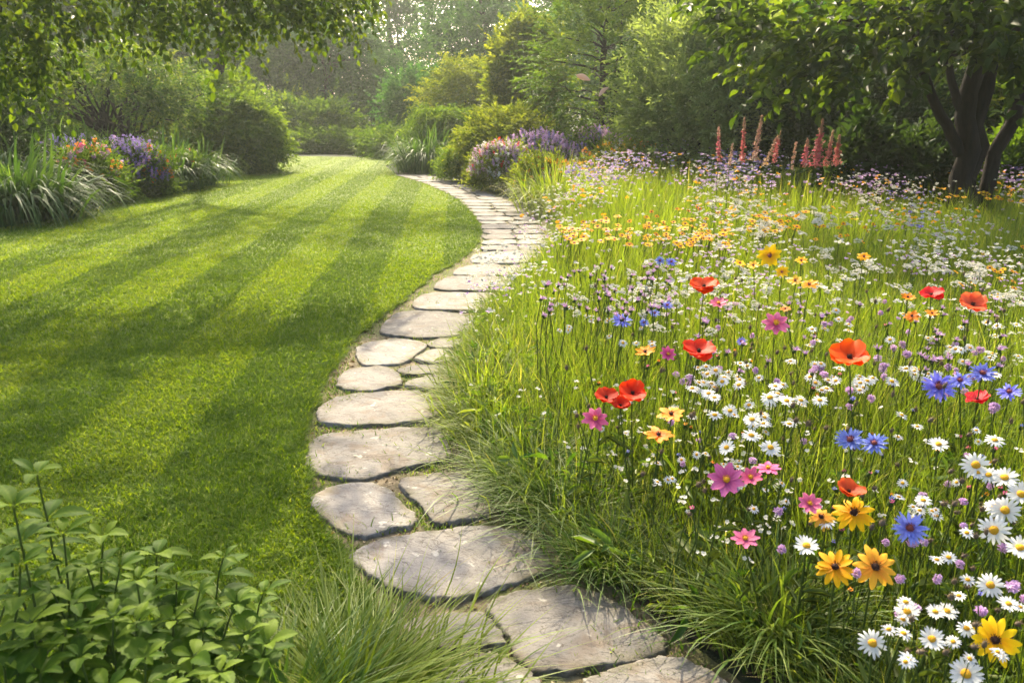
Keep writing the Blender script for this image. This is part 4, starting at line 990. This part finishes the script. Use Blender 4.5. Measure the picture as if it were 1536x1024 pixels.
def flower(k, u, v, px, h, face, label, group=None, var=None, cut=None, turn=None):
    cat, heads, discs = KIND[k]
    hp, t = at(u, v, h)
    size = px / F * t
    lean = Vector((rng.normal(0, .05), rng.normal(.03, .04), 0))
    base = Vector((hp.x, hp.y, 0)) + lean
    T = thing(k, label, cat, base, group)
    hl = Vector(hp) - base
    toc = (Vector((0, 0, CAM_Z)) - Vector(hp)).normalized()
    if k in ('poppy', 'orange_cosmos'): face *= .55
    n = (Vector((0, 0, 1)) * (1 - face) + toc * face + Vector(rng.normal(0, .10, 3))).normalized()
    if turn: n = (n + Vector(turn)).normalized()
    q = n.to_track_quat('Z', 'Y').to_matrix().to_4x4() @ Matrix.Rotation(rng.uniform(0, 6.28), 4, 'Z')
    mt = Matrix.Translation(hl) @ q @ Matrix.Diagonal((size, size, size, 1))
    hv = np.array(hl); nn = np.array(n)
    P = np.array([[0, 0, 0], hv * .35 + [0.01, .01, 0], hv * .72 - nn * [.02, .02, 0], hv - nn * .03 * (1 if h > .3 else .6), hv + nn * size * .01])
    tt = np.linspace(0, 1, 12); ti = np.linspace(0, 1, 5)
    P = np.column_stack([np.interp(tt, ti, P[:, i]) for i in range(3)])
    P[1:-1] = (P[:-2] + P[1:-1] * 2 + P[2:]) / 4
    parts = [(*tube(P, np.linspace(.0034, .0024, 12), 6), .75, 0)]
    if h > .3:
        m = 5; s = rng.uniform(.15, .7, m); Q = hv * s[:, None]
        parts.append(leaves(Q, np.column_stack([rng.normal(0, 1, (m, 2)), rng.uniform(.3, 1, m)]), rng.normal(0, .3, (m, 3)) + [0, 0, 1.0], rng.uniform(.05, .10, m), rng.uniform(.008, .016, m), .2, .2, .6) + (0,))
    obj('stem', mesh('stem', parts, M['stem']), T)
    a = obj('petals', heads[rng.integers(len(heads)) if var is None else var], T); a.matrix_local = mt
    b = obj('disc', discs[0], T); b.matrix_local = mt
    return T
BIG = [
 ('poppy', 1275, 538, 64, .70, .42, 'largest scarlet poppy, standing alone above the white daisy drift'),
 ('poppy', 1056, 431, 44, .68, .45, 'scarlet poppy beside the half turned pink cosmos, farther up the meadow'),
 ('poppy', 1048, 528, 50, .66, .40, 'orange red poppy with the small orange flower to its side, amid yarrow'),
 ('poppy', 949, 591, 46, .60, .5, 'upper poppy of the red trio above the pink cosmos by the path'),
 ('poppy', 909, 597, 38, .58, .4, 'poppy nearest the path in the red trio above the pink cosmos'),
 ('poppy', 931, 609, 32, .55, .6, 'lowest and palest poppy of the red trio above the pink cosmos'),
 ('poppy', 1397, 443, 34, .72, .4, 'smaller red poppy beside orange flowers in the far white drift'),
 ('poppy', 1459, 458, 44, .72, .45, 'wide red poppy near the photo edge beyond the blue cornflowers'),
 ('poppy', 1273, 738, 42, .55, .55, 'red poppy peeping out directly behind a golden coneflower'),
 ('poppy', 1466, 600, 34, .50, .5, 'deep red poppy half sunk in grass below the four cornflowers'),
 ('orange_cosmos', 988, 652, 46, .52, .25, 'flat red orange bloom seen edge on below the orange one with green stems'),
 ('orange_cosmos', 1007, 621, 42, .56, .35, 'orange bloom seen from the side, above the flat red orange one'),
 ('orange_cosmos', 968, 528, 32, .62, .4, 'yellowish orange bloom to the side of the orange red poppy'),
 ('orange_cosmos', 1368, 474, 24, .70, .4, 'small orange bloom just under the far red poppies'),
 ('orange_cosmos', 1398, 470, 20, .70, .5, 'tiny red orange bloom between the two far red poppies'),
 ('orange_cosmos', 1362, 446, 22, .72, .4, 'orange bloom just left of the smaller far poppy'),
 ('orange_cosmos', 1178, 463, 17, .70, .5, 'small round orange bloom above the light pink cosmos'),
 ('cosmos', 1164, 485, 42, .68, .5, 'light pink cosmos facing the viewer, alone beyond the largest poppy'),
 ('cosmos', 1078, 455, 30, .64, .3, 'pink cosmos half turned away, tucked under a scarlet poppy'),
 ('cosmos', 893, 628, 41, .55, .5, 'bright pink cosmos below the red poppy trio near the path'),
 ('cosmos', 1090, 720, 56, .55, .75, 'largest bright pink cosmos facing the viewer with a green centre'),
 ('cosmos', 1126, 716, 36, .56, .5, 'middle pink cosmos of three, between the largest and the side turned one'),
 ('cosmos', 1152, 702, 38, .58, .15, 'pink cosmos turned to the side, farthest of the group of three'),
 ('cosmos', 1215, 755, 36, .52, .6, 'rosy pink cosmos beside the yellow and white bloom'),
 ('cosmos', 1118, 808, 42, .46, .6, 'magenta cosmos standing alone low over the grass fountain'),
 ('cosmos', 1002, 531, 26, .62, .5, 'small violet pink cosmos touching the yellowish orange bloom'),
 ('cornflower', 933, 481, 30, .66, .5, 'lone bright blue cornflower near the path side, mid meadow'),
 ('cornflower', 1001, 458, 18, .66, .3, 'small blue cornflower up and right of the lone bright one'),
 ('cornflower', 982, 470, 17, .64, .4, 'small lilac blue cornflower just right of the lone bright one'),
 ('cornflower', 966, 484, 15, .62, .5, 'tiny pale cornflower close beside the lone bright one'),
 ('cornflower', 1408, 580, 48, .58, .55, 'biggest cornflower of the upper four by the photo edge'),
 ('cornflower', 1440, 571, 33, .60, .45, 'cornflower touching the biggest of the upper four, slightly behind it'),
 ('cornflower', 1474, 560, 38, .62, .4, 'topmost cornflower of the upper four'),
 ('cornflower', 1514, 588, 34, .58, .3, 'cornflower closest to the photo edge, last of the upper four'),
 ('cornflower', 1275, 660, 42, .54, .5, 'cornflower touching its twin, the one nearer the path'),
 ('cornflower', 1312, 665, 39, .54, .5, 'cornflower touching its twin, the one farther from the path'),
 ('cornflower', 1365, 792, 50, .48, .6, 'large lone cornflower beside the golden coneflower pair'),
 ('cornflower', 990, 391, 16, .70, .4, 'far small cornflower left of a touching far pair'),
 ('cornflower', 1007, 393, 17, .70, .4, 'far small cornflower right of a touching far pair'),
 ('cornflower', 1112, 512, 15, .60, .5, 'tiny cornflower in the grass between poppy and light pink cosmos'),
 ('golden_coneflower', 1281, 769, 62, .50, .55, 'golden coneflower right in front of a red poppy'),
 ('golden_coneflower', 1253, 850, 60, .45, .55, 'smaller golden coneflower of the touching pair'),
 ('golden_coneflower', 1313, 850, 66, .46, .7, 'larger golden coneflower of the touching pair, seen face on'),
 ('golden_coneflower', 1493, 960, 70, .42, .75, 'deep golden coneflower low in the corner among daisies'),
 ('golden_coneflower', 1232, 775, 40, .48, .35, 'pale yellow bloom mixed with white petals beside the rosy pink cosmos'),
 ('tickseed', 1155, 384, 38, .74, .75, 'largest lemon yellow tickseed, standing tallest in the mid meadow'),
 ('tickseed', 1173, 408, 22, .70, .4, 'small tickseed just below the largest lemon yellow one'),
 ('tickseed', 1193, 421, 24, .68, .35, 'left tickseed of the lowest yellow pair below the largest one'),
 ('tickseed', 1214, 427, 28, .68, .4, 'right tickseed of the lowest yellow pair below the largest one'),
 ('tickseed', 1202, 391, 20, .72, .2, 'flat tickseed right of the largest lemon yellow one'),
 ('tickseed', 1110, 395, 20, .72, .3, 'flat tickseed farther left of the largest lemon yellow one'),
 ('tickseed', 1130, 398, 20, .72, .3, 'flat tickseed close on the left of the largest lemon yellow one'),
 ('tickseed', 1296, 385, 20, .72, .5, 'single yellow tickseed among white heads past the largest one'),
]
DAISY = [
 (1309, 964, 43, .40, .8, 'lone white daisy facing the viewer, left of the deep golden coneflower'),
 (1449, 1010, 50, .36, .75, 'lowest white daisy, under the deep golden coneflower'),
 (1486, 877, 40, .42, .6, 'white daisy just above the deep golden coneflower'),
 (1361, 917, 38, .42, .35, 'flattened white daisy right of a touching pair of flat ones, nearer the path'),
 (1403, 917, 28, .42, .3, 'left one of two touching flat white daisies'),
 (1421, 916, 32, .42, .3, 'right one of two touching flat white daisies'),
 (1398, 958, 38, .40, .45, 'white daisy below the two touching flat ones'),
 (1430, 962, 24, .40, .45, 'small white daisy left of the deep golden coneflower petals'),
 (1450, 942, 30, .41, .4, 'white daisy brushing the deep golden coneflower from above'),
 (1491, 795, 46, .47, .75, 'large white daisy at the photo edge, below the big daisy pair'),
 (1508, 765, 44, .48, .7, 'large white daisy overlapping another above, near the photo edge'),
 (1493, 760, 34, .47, .5, 'white daisy partly behind the overlapping large one'),
 (1464, 697, 42, .53, .65, 'topmost large white daisy of the cluster near the photo edge'),
 (1467, 708, 26, .51, .5, 'small white daisy under the topmost large one'),
 (1483, 712, 30, .51, .5, 'white daisy between the topmost large one and its lower neighbour'),
 (1507, 716, 40, .51, .55, 'white daisy lower right of the topmost large one'),
 (1532, 741, 40, .50, .5, 'white daisy cut by the photo edge, upper of two'),
 (1530, 821, 42, .46, .5, 'white daisy cut by the photo edge, lower of two'),
 (1210, 818, 38, .46, .35, 'white daisy with drooping petals beside the golden coneflower pair'),
 (1127, 653, 30, .56, .35, 'white daisy on its own above the largest pink cosmos'),
 (1128, 629, 28, .58, .35, 'white daisy one step above the lone one over the pink cosmos'),
 (1156, 671, 31, .55, .45, 'white daisy right of the pinkish daisy, over the pink cosmos'),
 (1090, 671, 27, .55, .6, 'pinkish white daisy directly above the largest pink cosmos'),
 (1180, 601, 28, .58, .35, 'right white daisy of a level pair in front of the largest poppy'),
 (1155, 596, 30, .58, .3, 'left white daisy of a level pair in front of the largest poppy'),
 (1163, 579, 22, .60, .35, 'white daisy above the level pair in front of the largest poppy'),
 (1095, 616, 24, .58, .4, 'white daisy of the loose row below the orange red poppy, right end'),
 (1063, 590, 22, .60, .35, 'white daisy in the middle row below the orange red poppy'),
 (1072, 596, 20, .60, .3, 'white daisy just under the middle row below the orange red poppy'),
 (1230, 600, 24, .58, .3, 'white daisy between the largest poppy and the level pair, lower'),
 (1408, 666, 30, .53, .3, 'flat white daisy below the biggest cornflower'),
 (1492, 660, 30, .54, .3, 'flat white daisy below the cornflower nearest the photo edge'),
 (1513, 905, 30, .42, .35, 'white daisy beside the deep golden coneflower at the photo edge'),
 (1385, 750, 26, .49, .4, 'small white daisy just above the large lone cornflower'),
 (1240, 782, 28, .47, .3, 'white daisy with petals hanging beside the golden coneflower and poppy'),
]
for a in BIG: flower(*a)
for u, v, px, h, f, lab in DAISY: flower('daisy', u, v, px, h, f, lab)

# small flowers: one mesh each, copied
def small(name, heads, hgt, mats, bendr=.12, nvar=4):
    """heads(rng) -> list of mesh parts about the origin, z along the flower's axis, materials from 1 on"""
    out = []
    for i in range(nvar):
        r = np.random.default_rng(300 + i * 7 + len(name))
        b = np.array([r.normal(0, bendr * .5), r.normal(-.02, bendr * .4), hgt])
        P = curve((0, 0, 0), b, .0, 6, .02, r)
        tl = r.uniform(.15, .75)
        n = Vector((r.normal(0, .25), -tl, 1)).normalized()
        Mx = np.array(n.to_track_quat('Z', 'Y').to_matrix())
        parts = [(*tube(P, np.linspace(.0026, .0018, 6), 4), .6, 0)]
        for V, Fc, T, m in heads(r): parts.append((np.asarray(V) @ Mx.T + b, Fc, T, m))
        out.append((mesh(name, parts, mats), b))
    return out
def tiny_disc(r, h, z0, m):
    V, Fq, Ft = dome(r, h, z0, 8, 3)
    return [(V, Fq, .5, m), (V, Ft, .5, m)]
def ring_small(r, n, rad, wd, lift, m, r0=.2):
    a = np.arange(n) * 6.283 / n + r.uniform(0, 1)
    P = np.column_stack([np.cos(a), np.sin(a), np.zeros(n)]) * rad * r0
    D = np.column_stack([np.cos(a), np.sin(a), np.full(n, lift) + r.normal(0, .12, n)])
    return leaves(P, D, np.tile([0, 0, 1.0], (n, 1)), rad * (1 - r0) * r.uniform(.85, 1.1, n), rad * wd, .08, .1, .8) + (m,)
SM = {}
SM['daisy'] = small('daisy', lambda r: [ring_small(r, 13, .027, .30, .05, 1)] + tiny_disc(.0085, .006, .001, 2), .52, [M['stem'], M['white'], M['disc']])
def yar(r):
    out = []
    a = r.uniform(0, 6.28, 26); q = np.sqrt(r.uniform(0, 1, 26)) * .030
    P = np.column_stack([np.cos(a) * q, np.sin(a) * q, -q * q * 6])
    out.append(florets(P, .0075 * r.uniform(.7, 1.2, 26), np.tile([0, 0, 1.0], (26, 1)) + r.normal(0, .35, (26, 3)), 4, 1))
    b = blades(np.tile([0, 0, -.035], (9, 1)) + 0.0, .033, .002, r.uniform(0, 6.28, 9), r.uniform(.2, .8, 9), 0, 2, .5)
    return out + [b + (0,)]
SM['yarrow'] = small('yarrow', yar, .55, [M['stem'], M['cream']])
SM['tickseed'] = small('tickseed', lambda r: [ring_small(r, 9, .026, .62, .15, 1)] + tiny_disc(.008, .006, .002, 2), .56, [M['stem'], M['yellow'], M['red_disc']])
SM['cornflower'] = small('cornflower', lambda r: [ring_small(r, 13, .022, .32, .3, 1), ring_small(r, 7, .013, .4, .9, 1)] + tiny_disc(.006, .006, .002, 2), .55, [M['stem'], M['blue'], M['red_disc']])
def knap(r):
    V, Fq, Ft = dome(.0075, .010, -.010, 7, 3)
    V2 = V * [1, 1, -1] + [0, 0, -.020]
    out = [(V, Fq, .3, 0), (V, Ft, .3, 0), (V2, Fq, .3, 0), (V2, Ft, .3, 0)]
    a = r.uniform(0, 6.28, 26)
    P = np.column_stack([np.cos(a) * .004, np.sin(a) * .004, np.full(26, -.002)])
    return out + [blades(P, r.uniform(.010, .018, 26), .004, a, r.uniform(.2, 1.2, 26), .1, 2, r.uniform(.2, 1, 26)) + (1,)]
SM['knapweed'] = small('knapweed', knap, .58, [M['stem'], M['mauve']])
def seedh(r):
    V, Fq, Ft = dome(.007, .012, 0, 7, 3); V2 = V * [1, 1, -.8]
    P = np.array(V[::2]); D = nz(P + 1e-4)
    return [(V, Fq, .4, 1), (V, Ft, .4, 1), (V2, Fq, .4, 1), (V2, Ft, .4, 1), leaves(P * .9, D + [0, 0, .5], r.normal(0, 1, P.shape), .009, .003, .1, .1, .8) + (1,)]
SM['seed_head'] = small('seed_head', seedh, .50, [M['stem'], M['bud']])
SM['pink_clover'] = small('pink_clover', lambda r: [florets(nz(r.normal(0, 1, (34, 3)) + [0, 0, .4]) * .011, .008, None, 3, 1)], .50, [M['stem'], M['mauve']])
def bud(colour):
    def f(r):
        V, Fq, Ft = dome(.0085, .016, 0, 7, 4); V2 = V * [1, 1, -.6]
        a = np.arange(6) * 6.283 / 6
        P = np.column_stack([np.cos(a) * .004, np.sin(a) * .004, np.full(6, .008)])
        return [(V, Fq, .3, 0), (V, Ft, .3, 0), (V2, Fq, .3, 0), (V2, Ft, .3, 0), blades(P, r.uniform(.010, .018, 6), .006, a, .25, .1, 2, .7) + (1,)]
    return f
SM['flower_bud'] = small('flower_bud', bud(0), .48, [M['stem'], M['orange']]) + small('flower_bud', bud(0), .48, [M['stem'], M['pink']]) + small('flower_bud', bud(0), .48, [M['stem'], M['blue']])
SM['orange_cosmos'] = small('orange_cosmos', lambda r: [ring_small(r, 8, .026, .6, .2, 1)] + tiny_disc(.008, .007, .002, 2), .56, [M['stem'], M['orange'], M['brown_disc']])
H_BASE = {'flower_bud': .48, 'daisy': .52, 'yarrow': .55, 'tickseed': .56, 'cornflower': .55, 'knapweed': .58, 'seed_head': .50, 'pink_clover': .50, 'orange_cosmos': .56}
meadow_arr = meadow_poly
def scatter(k, poly, n, label, group, cat, sc=(.85, 1.2), hz=(.88, 1.12), clump=0.0):
    us = [p[0] for p in poly]; vs_ = [p[1] for p in poly]
    done = tries = 0
    centers = [(random.uniform(min(us), max(us)), random.uniform(min(vs_), max(vs_))) for _ in range(max(3, n // 6))]
    while done < n and tries < n * 60:
        tries += 1
        if random.random() < clump:
            c = random.choice(centers); u = random.gauss(c[0], 14); v = random.gauss(c[1], 6)
        else: u = random.uniform(min(us), max(us)); v = random.uniform(min(vs_), max(vs_))
        if not in_poly(np.array([[u, v]]), poly)[0]: continue
        hh = random.uniform(*hz)
        near = 0.0
        me, b = SM[k][random.randrange(len(SM[k]))]
        h = H_BASE[k] * hh
        if v > 640: h *= .82
        for _ in range(3):
            p, t = at(u, v, h * float(rise(p.y)) if _ else h)
        h = p.z
        if t < 0 or not in_poly(np.array([[p.x, p.y]]), meadow_arr)[0]: continue
        rz = random.uniform(-.9, .9); s = random.uniform(*sc)
        o = bpy.data.objects.new(k, me)
        ca, sa = math.cos(rz), math.sin(rz)
        zs = h / H_BASE[k]
        o.scale = (s, s, zs)
        o.rotation_euler = (0, 0, rz)
        o.location = (p.x - s * (b[0] * ca - b[1] * sa), p.y - s * (b[0] * sa + b[1] * ca), 0)
        link(o); tag(o, label, cat, group)
        done += 1
Q = lambda a, b, c, d: [(a, b), (c, b), (c, d), (a, d)]
scatter('daisy', [(1020, 560), (1260, 470), (1300, 520), (1200, 640), (1040, 640)], 62, 'small white daisy in the loose drift between the orange red and largest poppies', 'small daisies between the two poppies', 'daisy', clump=.5)
scatter('daisy', [(1180, 460), (1536, 430), (1536, 560), (1300, 600)], 62, 'small white daisy in the far drift behind the largest poppy', 'small daisies behind the largest poppy', 'daisy', clump=.6)
scatter('daisy', [(1350, 600), (1536, 600), (1536, 1000), (1330, 1000)], 34, 'small half open white daisy deep in the grass around the large daisies', 'small daisies around the large ones', 'daisy', sc=(.55, .9), clump=.3)
scatter('daisy', [(780, 440), (1000, 430), (980, 520), (790, 520)], 24, 'small white daisy near the path among purple heads', 'small daisies near the path', 'daisy', sc=(.6, .95))
scatter('daisy', [(880, 640), (1180, 640), (1250, 780), (950, 740)], 22, 'tiny white daisy in the green grass around the pink cosmos', 'tiny daisies around the pink cosmos', 'daisy', sc=(.45, .7))
scatter('yarrow', [(1060, 300), (1330, 290), (1400, 330), (1400, 360), (1080, 350)], 80, 'flat white yarrow head in the far band beyond the tickseeds', 'yarrow in the far band', 'yarrow', (1.2, 1.9), clump=.6)
scatter('yarrow', [(1200, 370), (1536, 330), (1536, 470), (1240, 470)], 95, 'flat cream yarrow head in the middle band by the far poppies', 'yarrow in the middle band', 'yarrow', (.9, 1.4), clump=.6)
scatter('yarrow', [(840, 380), (1160, 370), (1160, 520), (860, 470)], 70, 'flat cream yarrow head among the cornflowers of the mid meadow', 'yarrow among the cornflowers', 'yarrow', (.7, 1.1), clump=.5)
scatter('tickseed', [(835, 340), (940, 320), (960, 372), (850, 372)], 50, 'yellow tickseed in the patch beside the path bend', 'tickseeds by the path bend', 'tickseed', (1.2, 1.8), clump=.5)
scatter('tickseed', [(960, 325), (1110, 330), (1110, 372), (960, 368)], 74, 'yellow tickseed in the long golden row across the meadow', 'tickseeds in the golden row', 'tickseed', (1.2, 1.9), clump=.7)
scatter('tickseed', [(1120, 318), (1210, 316), (1210, 346), (1120, 348)], 30, 'yellow tickseed in the bright bunch below the rosy plumes', 'tickseeds in the bright bunch', 'tickseed', (1.5, 2.1), clump=.6)
scatter('tickseed', [(1215, 335), (1330, 335), (1330, 365), (1215, 360)], 14, 'yellow tickseed scattered right of the bright bunch', 'tickseeds right of the bunch', 'tickseed', (.8, 1.2))
scatter('tickseed', [(1405, 274), (1536, 278), (1536, 302), (1410, 300)], 30, 'golden tickseed in the flat row at the foot of the tree', 'tickseeds at the foot of the tree', 'tickseed', (1.4, 2.1), clump=.4)
scatter('tickseed', [(1420, 380), (1536, 370), (1536, 440), (1440, 430)], 16, 'yellow tickseed near the photo edge beyond the far poppies', 'tickseeds beyond the far poppies', 'tickseed', (.8, 1.1))
scatter('cornflower', [(1330, 285), (1400, 285), (1400, 345), (1330, 345)], 16, 'blue cornflower in the small far cluster left of the golden row by the tree', 'far cornflower cluster', 'cornflower', (1.0, 1.5), clump=.4)
scatter('cornflower', [(1380, 262), (1536, 262), (1536, 276), (1380, 276)], 12, 'pale blue cornflower standing up against the shade of the tree', 'cornflowers against the shade', 'cornflower', (1.0, 1.5))
scatter('knapweed', [(830, 395), (1010, 395), (1000, 480), (800, 480)], 75, 'slender purple knapweed head near the path bend', 'knapweeds near the path bend', 'knapweed', (.9, 1.5), (.9, 1.25), .3)
scatter('knapweed', [(1000, 470), (1500, 430), (1536, 560), (1050, 560)], 60, 'pale purple knapweed head in the middle of the meadow', 'knapweeds mid meadow', 'knapweed', (.9, 1.4), clump=.4)
scatter('pink_clover', [(1000, 440), (1500, 430), (1536, 620), (1000, 620)], 60, 'small mauve clover head among the white drift', 'clovers in the white drift', 'clover', (.8, 1.3), clump=.5)
scatter('pink_clover', [(860, 620), (1300, 640), (1536, 700), (1536, 960), (1200, 900)], 34, 'small mauve clover head low in the near grass', 'clovers in the near grass', 'clover', (.7, 1.1))
scatter('seed_head', [(800, 400), (1536, 400), (1536, 640), (860, 640)], 110, 'small brown seed head among the mid meadow flowers', 'seed heads mid meadow', 'seed head', (.8, 1.3), (.9, 1.3))
scatter('seed_head', [(880, 640), (1536, 640), (1536, 980), (1250, 980)], 60, 'small brown seed head in the near meadow grass', 'seed heads in the near grass', 'seed head', (.8, 1.3), (.9, 1.25))
scatter('orange_cosmos', [(960, 320), (1060, 300), (1120, 330), (1000, 345)], 9, 'small orange bloom far off behind the golden row', 'orange blooms behind the golden row', 'orange cosmos', (.8, 1.2))
scatter('flower_bud', [(880, 520), (1400, 480), (1536, 640), (1500, 930), (1240, 900), (900, 680)], 70, 'small closed flower bud on a thin stem among the open blooms', 'closed buds among the open blooms', 'flower bud', (.8, 1.3), (.85, 1.2))
# the far bands, past counting
def far_specks(name, label, cat, n, y0, y1, size, mat, z=(.50, .68), poly=None, x0=None):
    P = meadow_points(n, y0, y1)
    if x0 is not None: P = P[P[:, 0] > x0]
    cl = np.sin(P[:, 0] * 2.3 + P[:, 1]) * np.sin(P[:, 1] * 1.9 - P[:, 0]) + rng.normal(0, .32, len(P))
    P = P[cl > .22]; N = len(P)
    P[:, 2] = rng.uniform(*z, N) * rise(P[:, 1])
    B = np.repeat(P, 3, 0) + rng.normal(0, size * .8, (N * 3, 3)) * [1, 1, .3]
    D = np.tile([0, -.3, 1.0], (N * 3, 1)) + rng.normal(0, .4, (N * 3, 3))
    tag(obj(name, mesh(name, [florets(B, size * rng.uniform(.6, 1.2, N * 3), D, 5)], M[mat])), label, cat, kind='stuff')
far_specks('lilac_specks', 'lilac flower haze along the far edge of the meadow', 'flowers', 6500, 10.0, 15.4, .020, 'mauve')
far_specks('violet_specks', 'violet blue specks along the far edge of the meadow', 'flowers', 2200, 10.5, 15.4, .020, 'purple')
far_specks('white_specks', 'tiny white blossoms past counting through the meadow', 'flowers', 12000, 4.5, 13.5, .014, 'cream')
far_specks('mauve_specks', 'tiny mauve clover blossoms past counting through the meadow', 'flowers', 4200, 4.5, 11.0, .011, 'mauve', (.42, .62))
far_specks('near_white_specks', 'tiny white bedstraw blossoms in the nearer grass', 'flowers', 2600, 1.8, 5.5, .008, 'cream', (.30, .52))
far_specks('golden_specks', 'tiny golden blossoms far off in the meadow', 'flowers', 1500, 7.5, 14.0, .019, 'yellow')

# rosy plumes at the back of the meadow
def plume(u, vt, vb, wpx, label, mat='plume', tip=True, y=9.3, nb=1.0, lean=0.0):
    a = atY(u, vt, y); b = atY(u, vb, y)
    L = a.z - b.z; W = wpx / F * y
    T = thing('plume_flower', label, 'plume flower', (b.x, y, 0), 'rosy plumes at the back of the meadow')
    z0 = b.z
    top = np.array([lean * L, 0, z0 + L])
    obj('stem', mesh('stem', [(*tube(curve((0, .02, 0), top, 0, 8, .004), np.linspace(.005, .002, 8), 5), .6, 0)], M['stem']), T)
    n = int(230 * nb * max(L / .4, .5))
    s = rng.uniform(0, 1, n) ** .85
    W *= .64; lean = lean + rng.uniform(-.10, .10); rad = W * .5 * (1 - s) ** .8 * rng.uniform(.1, 1, n) + .003
    an = rng.uniform(0, 6.28, n)
    lobes = 1 + .35 * np.sin(s * 40 + an * 2)
    P = np.column_stack([np.cos(an) * rad * lobes + lean * L * s, np.sin(an) * rad * lobes, z0 + L * s + rng.normal(0, .008, n)])
    pale = s > .72
    mats = [M[mat], M['plume_tan']]
    obj('blossoms', mesh('blossoms', [florets(P[~pale], .013 * rng.uniform(.6, 1.3, (~pale).sum()), None, 4, 0)], M[mat]), T)
    obj('tip', mesh('tip', [florets(P[pale], .013 * rng.uniform(.6, 1.2, pale.sum()), None, 4, 0)], M['plume_tan']), T)
plume(1223, 180, 250, 30, 'tallest and broadest rosy plume with a pale green tip', nb=2.2)
plume(1206, 208, 250, 18, 'rosy plume pressed against the tallest one on its path side', nb=1.2)
plume(1239, 198, 250, 20, 'rosy plume pressed against the tallest one on its tree side', nb=1.2)
plume(1254, 203, 248, 22, 'separate rosy plume between the tallest one and the leafy plant', nb=1.5, lean=.06)
plume(1113, 177, 245, 13, 'tan tipped slim plume, left of the two tall slim ones')
plume(1131, 174, 242, 16, 'tan slim plume, right of the two tall slim ones', 'plume_tan')
plume(1078, 190, 245, 13, 'slim reddish plume farthest from the tallest one', nb=.8)
plume(1161, 195, 245, 18, 'short broad pinkish plume right of the two tall slim ones', nb=.9)
plume(1146, 206, 250, 13, 'tan plume bending sideways right of the two tall slim ones', 'plume_tan', lean=.3, nb=.7)
plume(1094, 216, 250, 10, 'smallest dusky plume between the slim reddish one and the tall slim pair', 'plume_tan', nb=.6)
plume(1188, 214, 255, 8, 'thin greenish unopened plume left of the tallest one', 'plume_tan', nb=.5)

# two petals drifting in the air
for (u, v, y, px, rot, lab) in ((875, 117, 5.0, 22, .3, 'rosy tan petal drifting in front of the tall layered tree, upper of two'), (906, 138, 5.0, 19, -.7, 'dull pink petal drifting in front of the tall layered tree, lower of two')):
    p = atY(u, v, y); s = px / F * y
    sx = np.linspace(0, 1, 8)[:, None]; cx = np.linspace(-1, 1, 6)[None, :]
    wv = np.sin(np.pi * (sx * .9 + .05)) ** .9 * .19
    V = np.stack([(sx - .5) + 0 * cx, 0 * sx + .25 * cx ** 2 * wv + .12 * np.sin(sx * 3), cx * wv], -1).reshape(-1, 3) * s
    V2 = V + np.array([0, .0015, 0])
    i = np.arange(7)[:, None] * 6; j = np.arange(5)[None, :]
    f = np.stack([i + j, i + j + 1, i + 7 + j, i + 6 + j], -1).reshape(-1, 4)
    o = obj('drifting_petal', mesh('drifting_petal', [(V, f, .4, 0), (V2, f[:, ::-1], .8, 0)], M['fallen']))
    o.location = p; o.rotation_euler = (.4, rot, .3)
    tag(o, lab, 'petal', 'petals drifting in the air')

# ------------------------------------------------------------------ morning haze
bm_v = [(x, y, z) for x in (-166, 166) for y in (-46, 266) for z in (-1.0, 20.5)]
hz = bpy.data.meshes.new('haze')
hz.from_pydata(bm_v, [], [(0, 1, 3, 2), (4, 6, 7, 5), (0, 4, 5, 1), (2, 3, 7, 6), (0, 2, 6, 4), (1, 5, 7, 3)])
m, n, out = new_mat('morning_haze')
pv = n.nodes.new('ShaderNodeVolumePrincipled')
pv.inputs['Color'].default_value = (.86, .94, .84, 1)
pv.inputs['Density'].default_value = 0.0012
pv.inputs['Anisotropy'].default_value = 0.6
n.links.new(pv.outputs[0], out.inputs['Volume'])
hz.materials.append(m)
ho = obj('haze', hz)
tag(ho, 'pale golden morning haze over the whole garden', 'haze', kind='stuff')
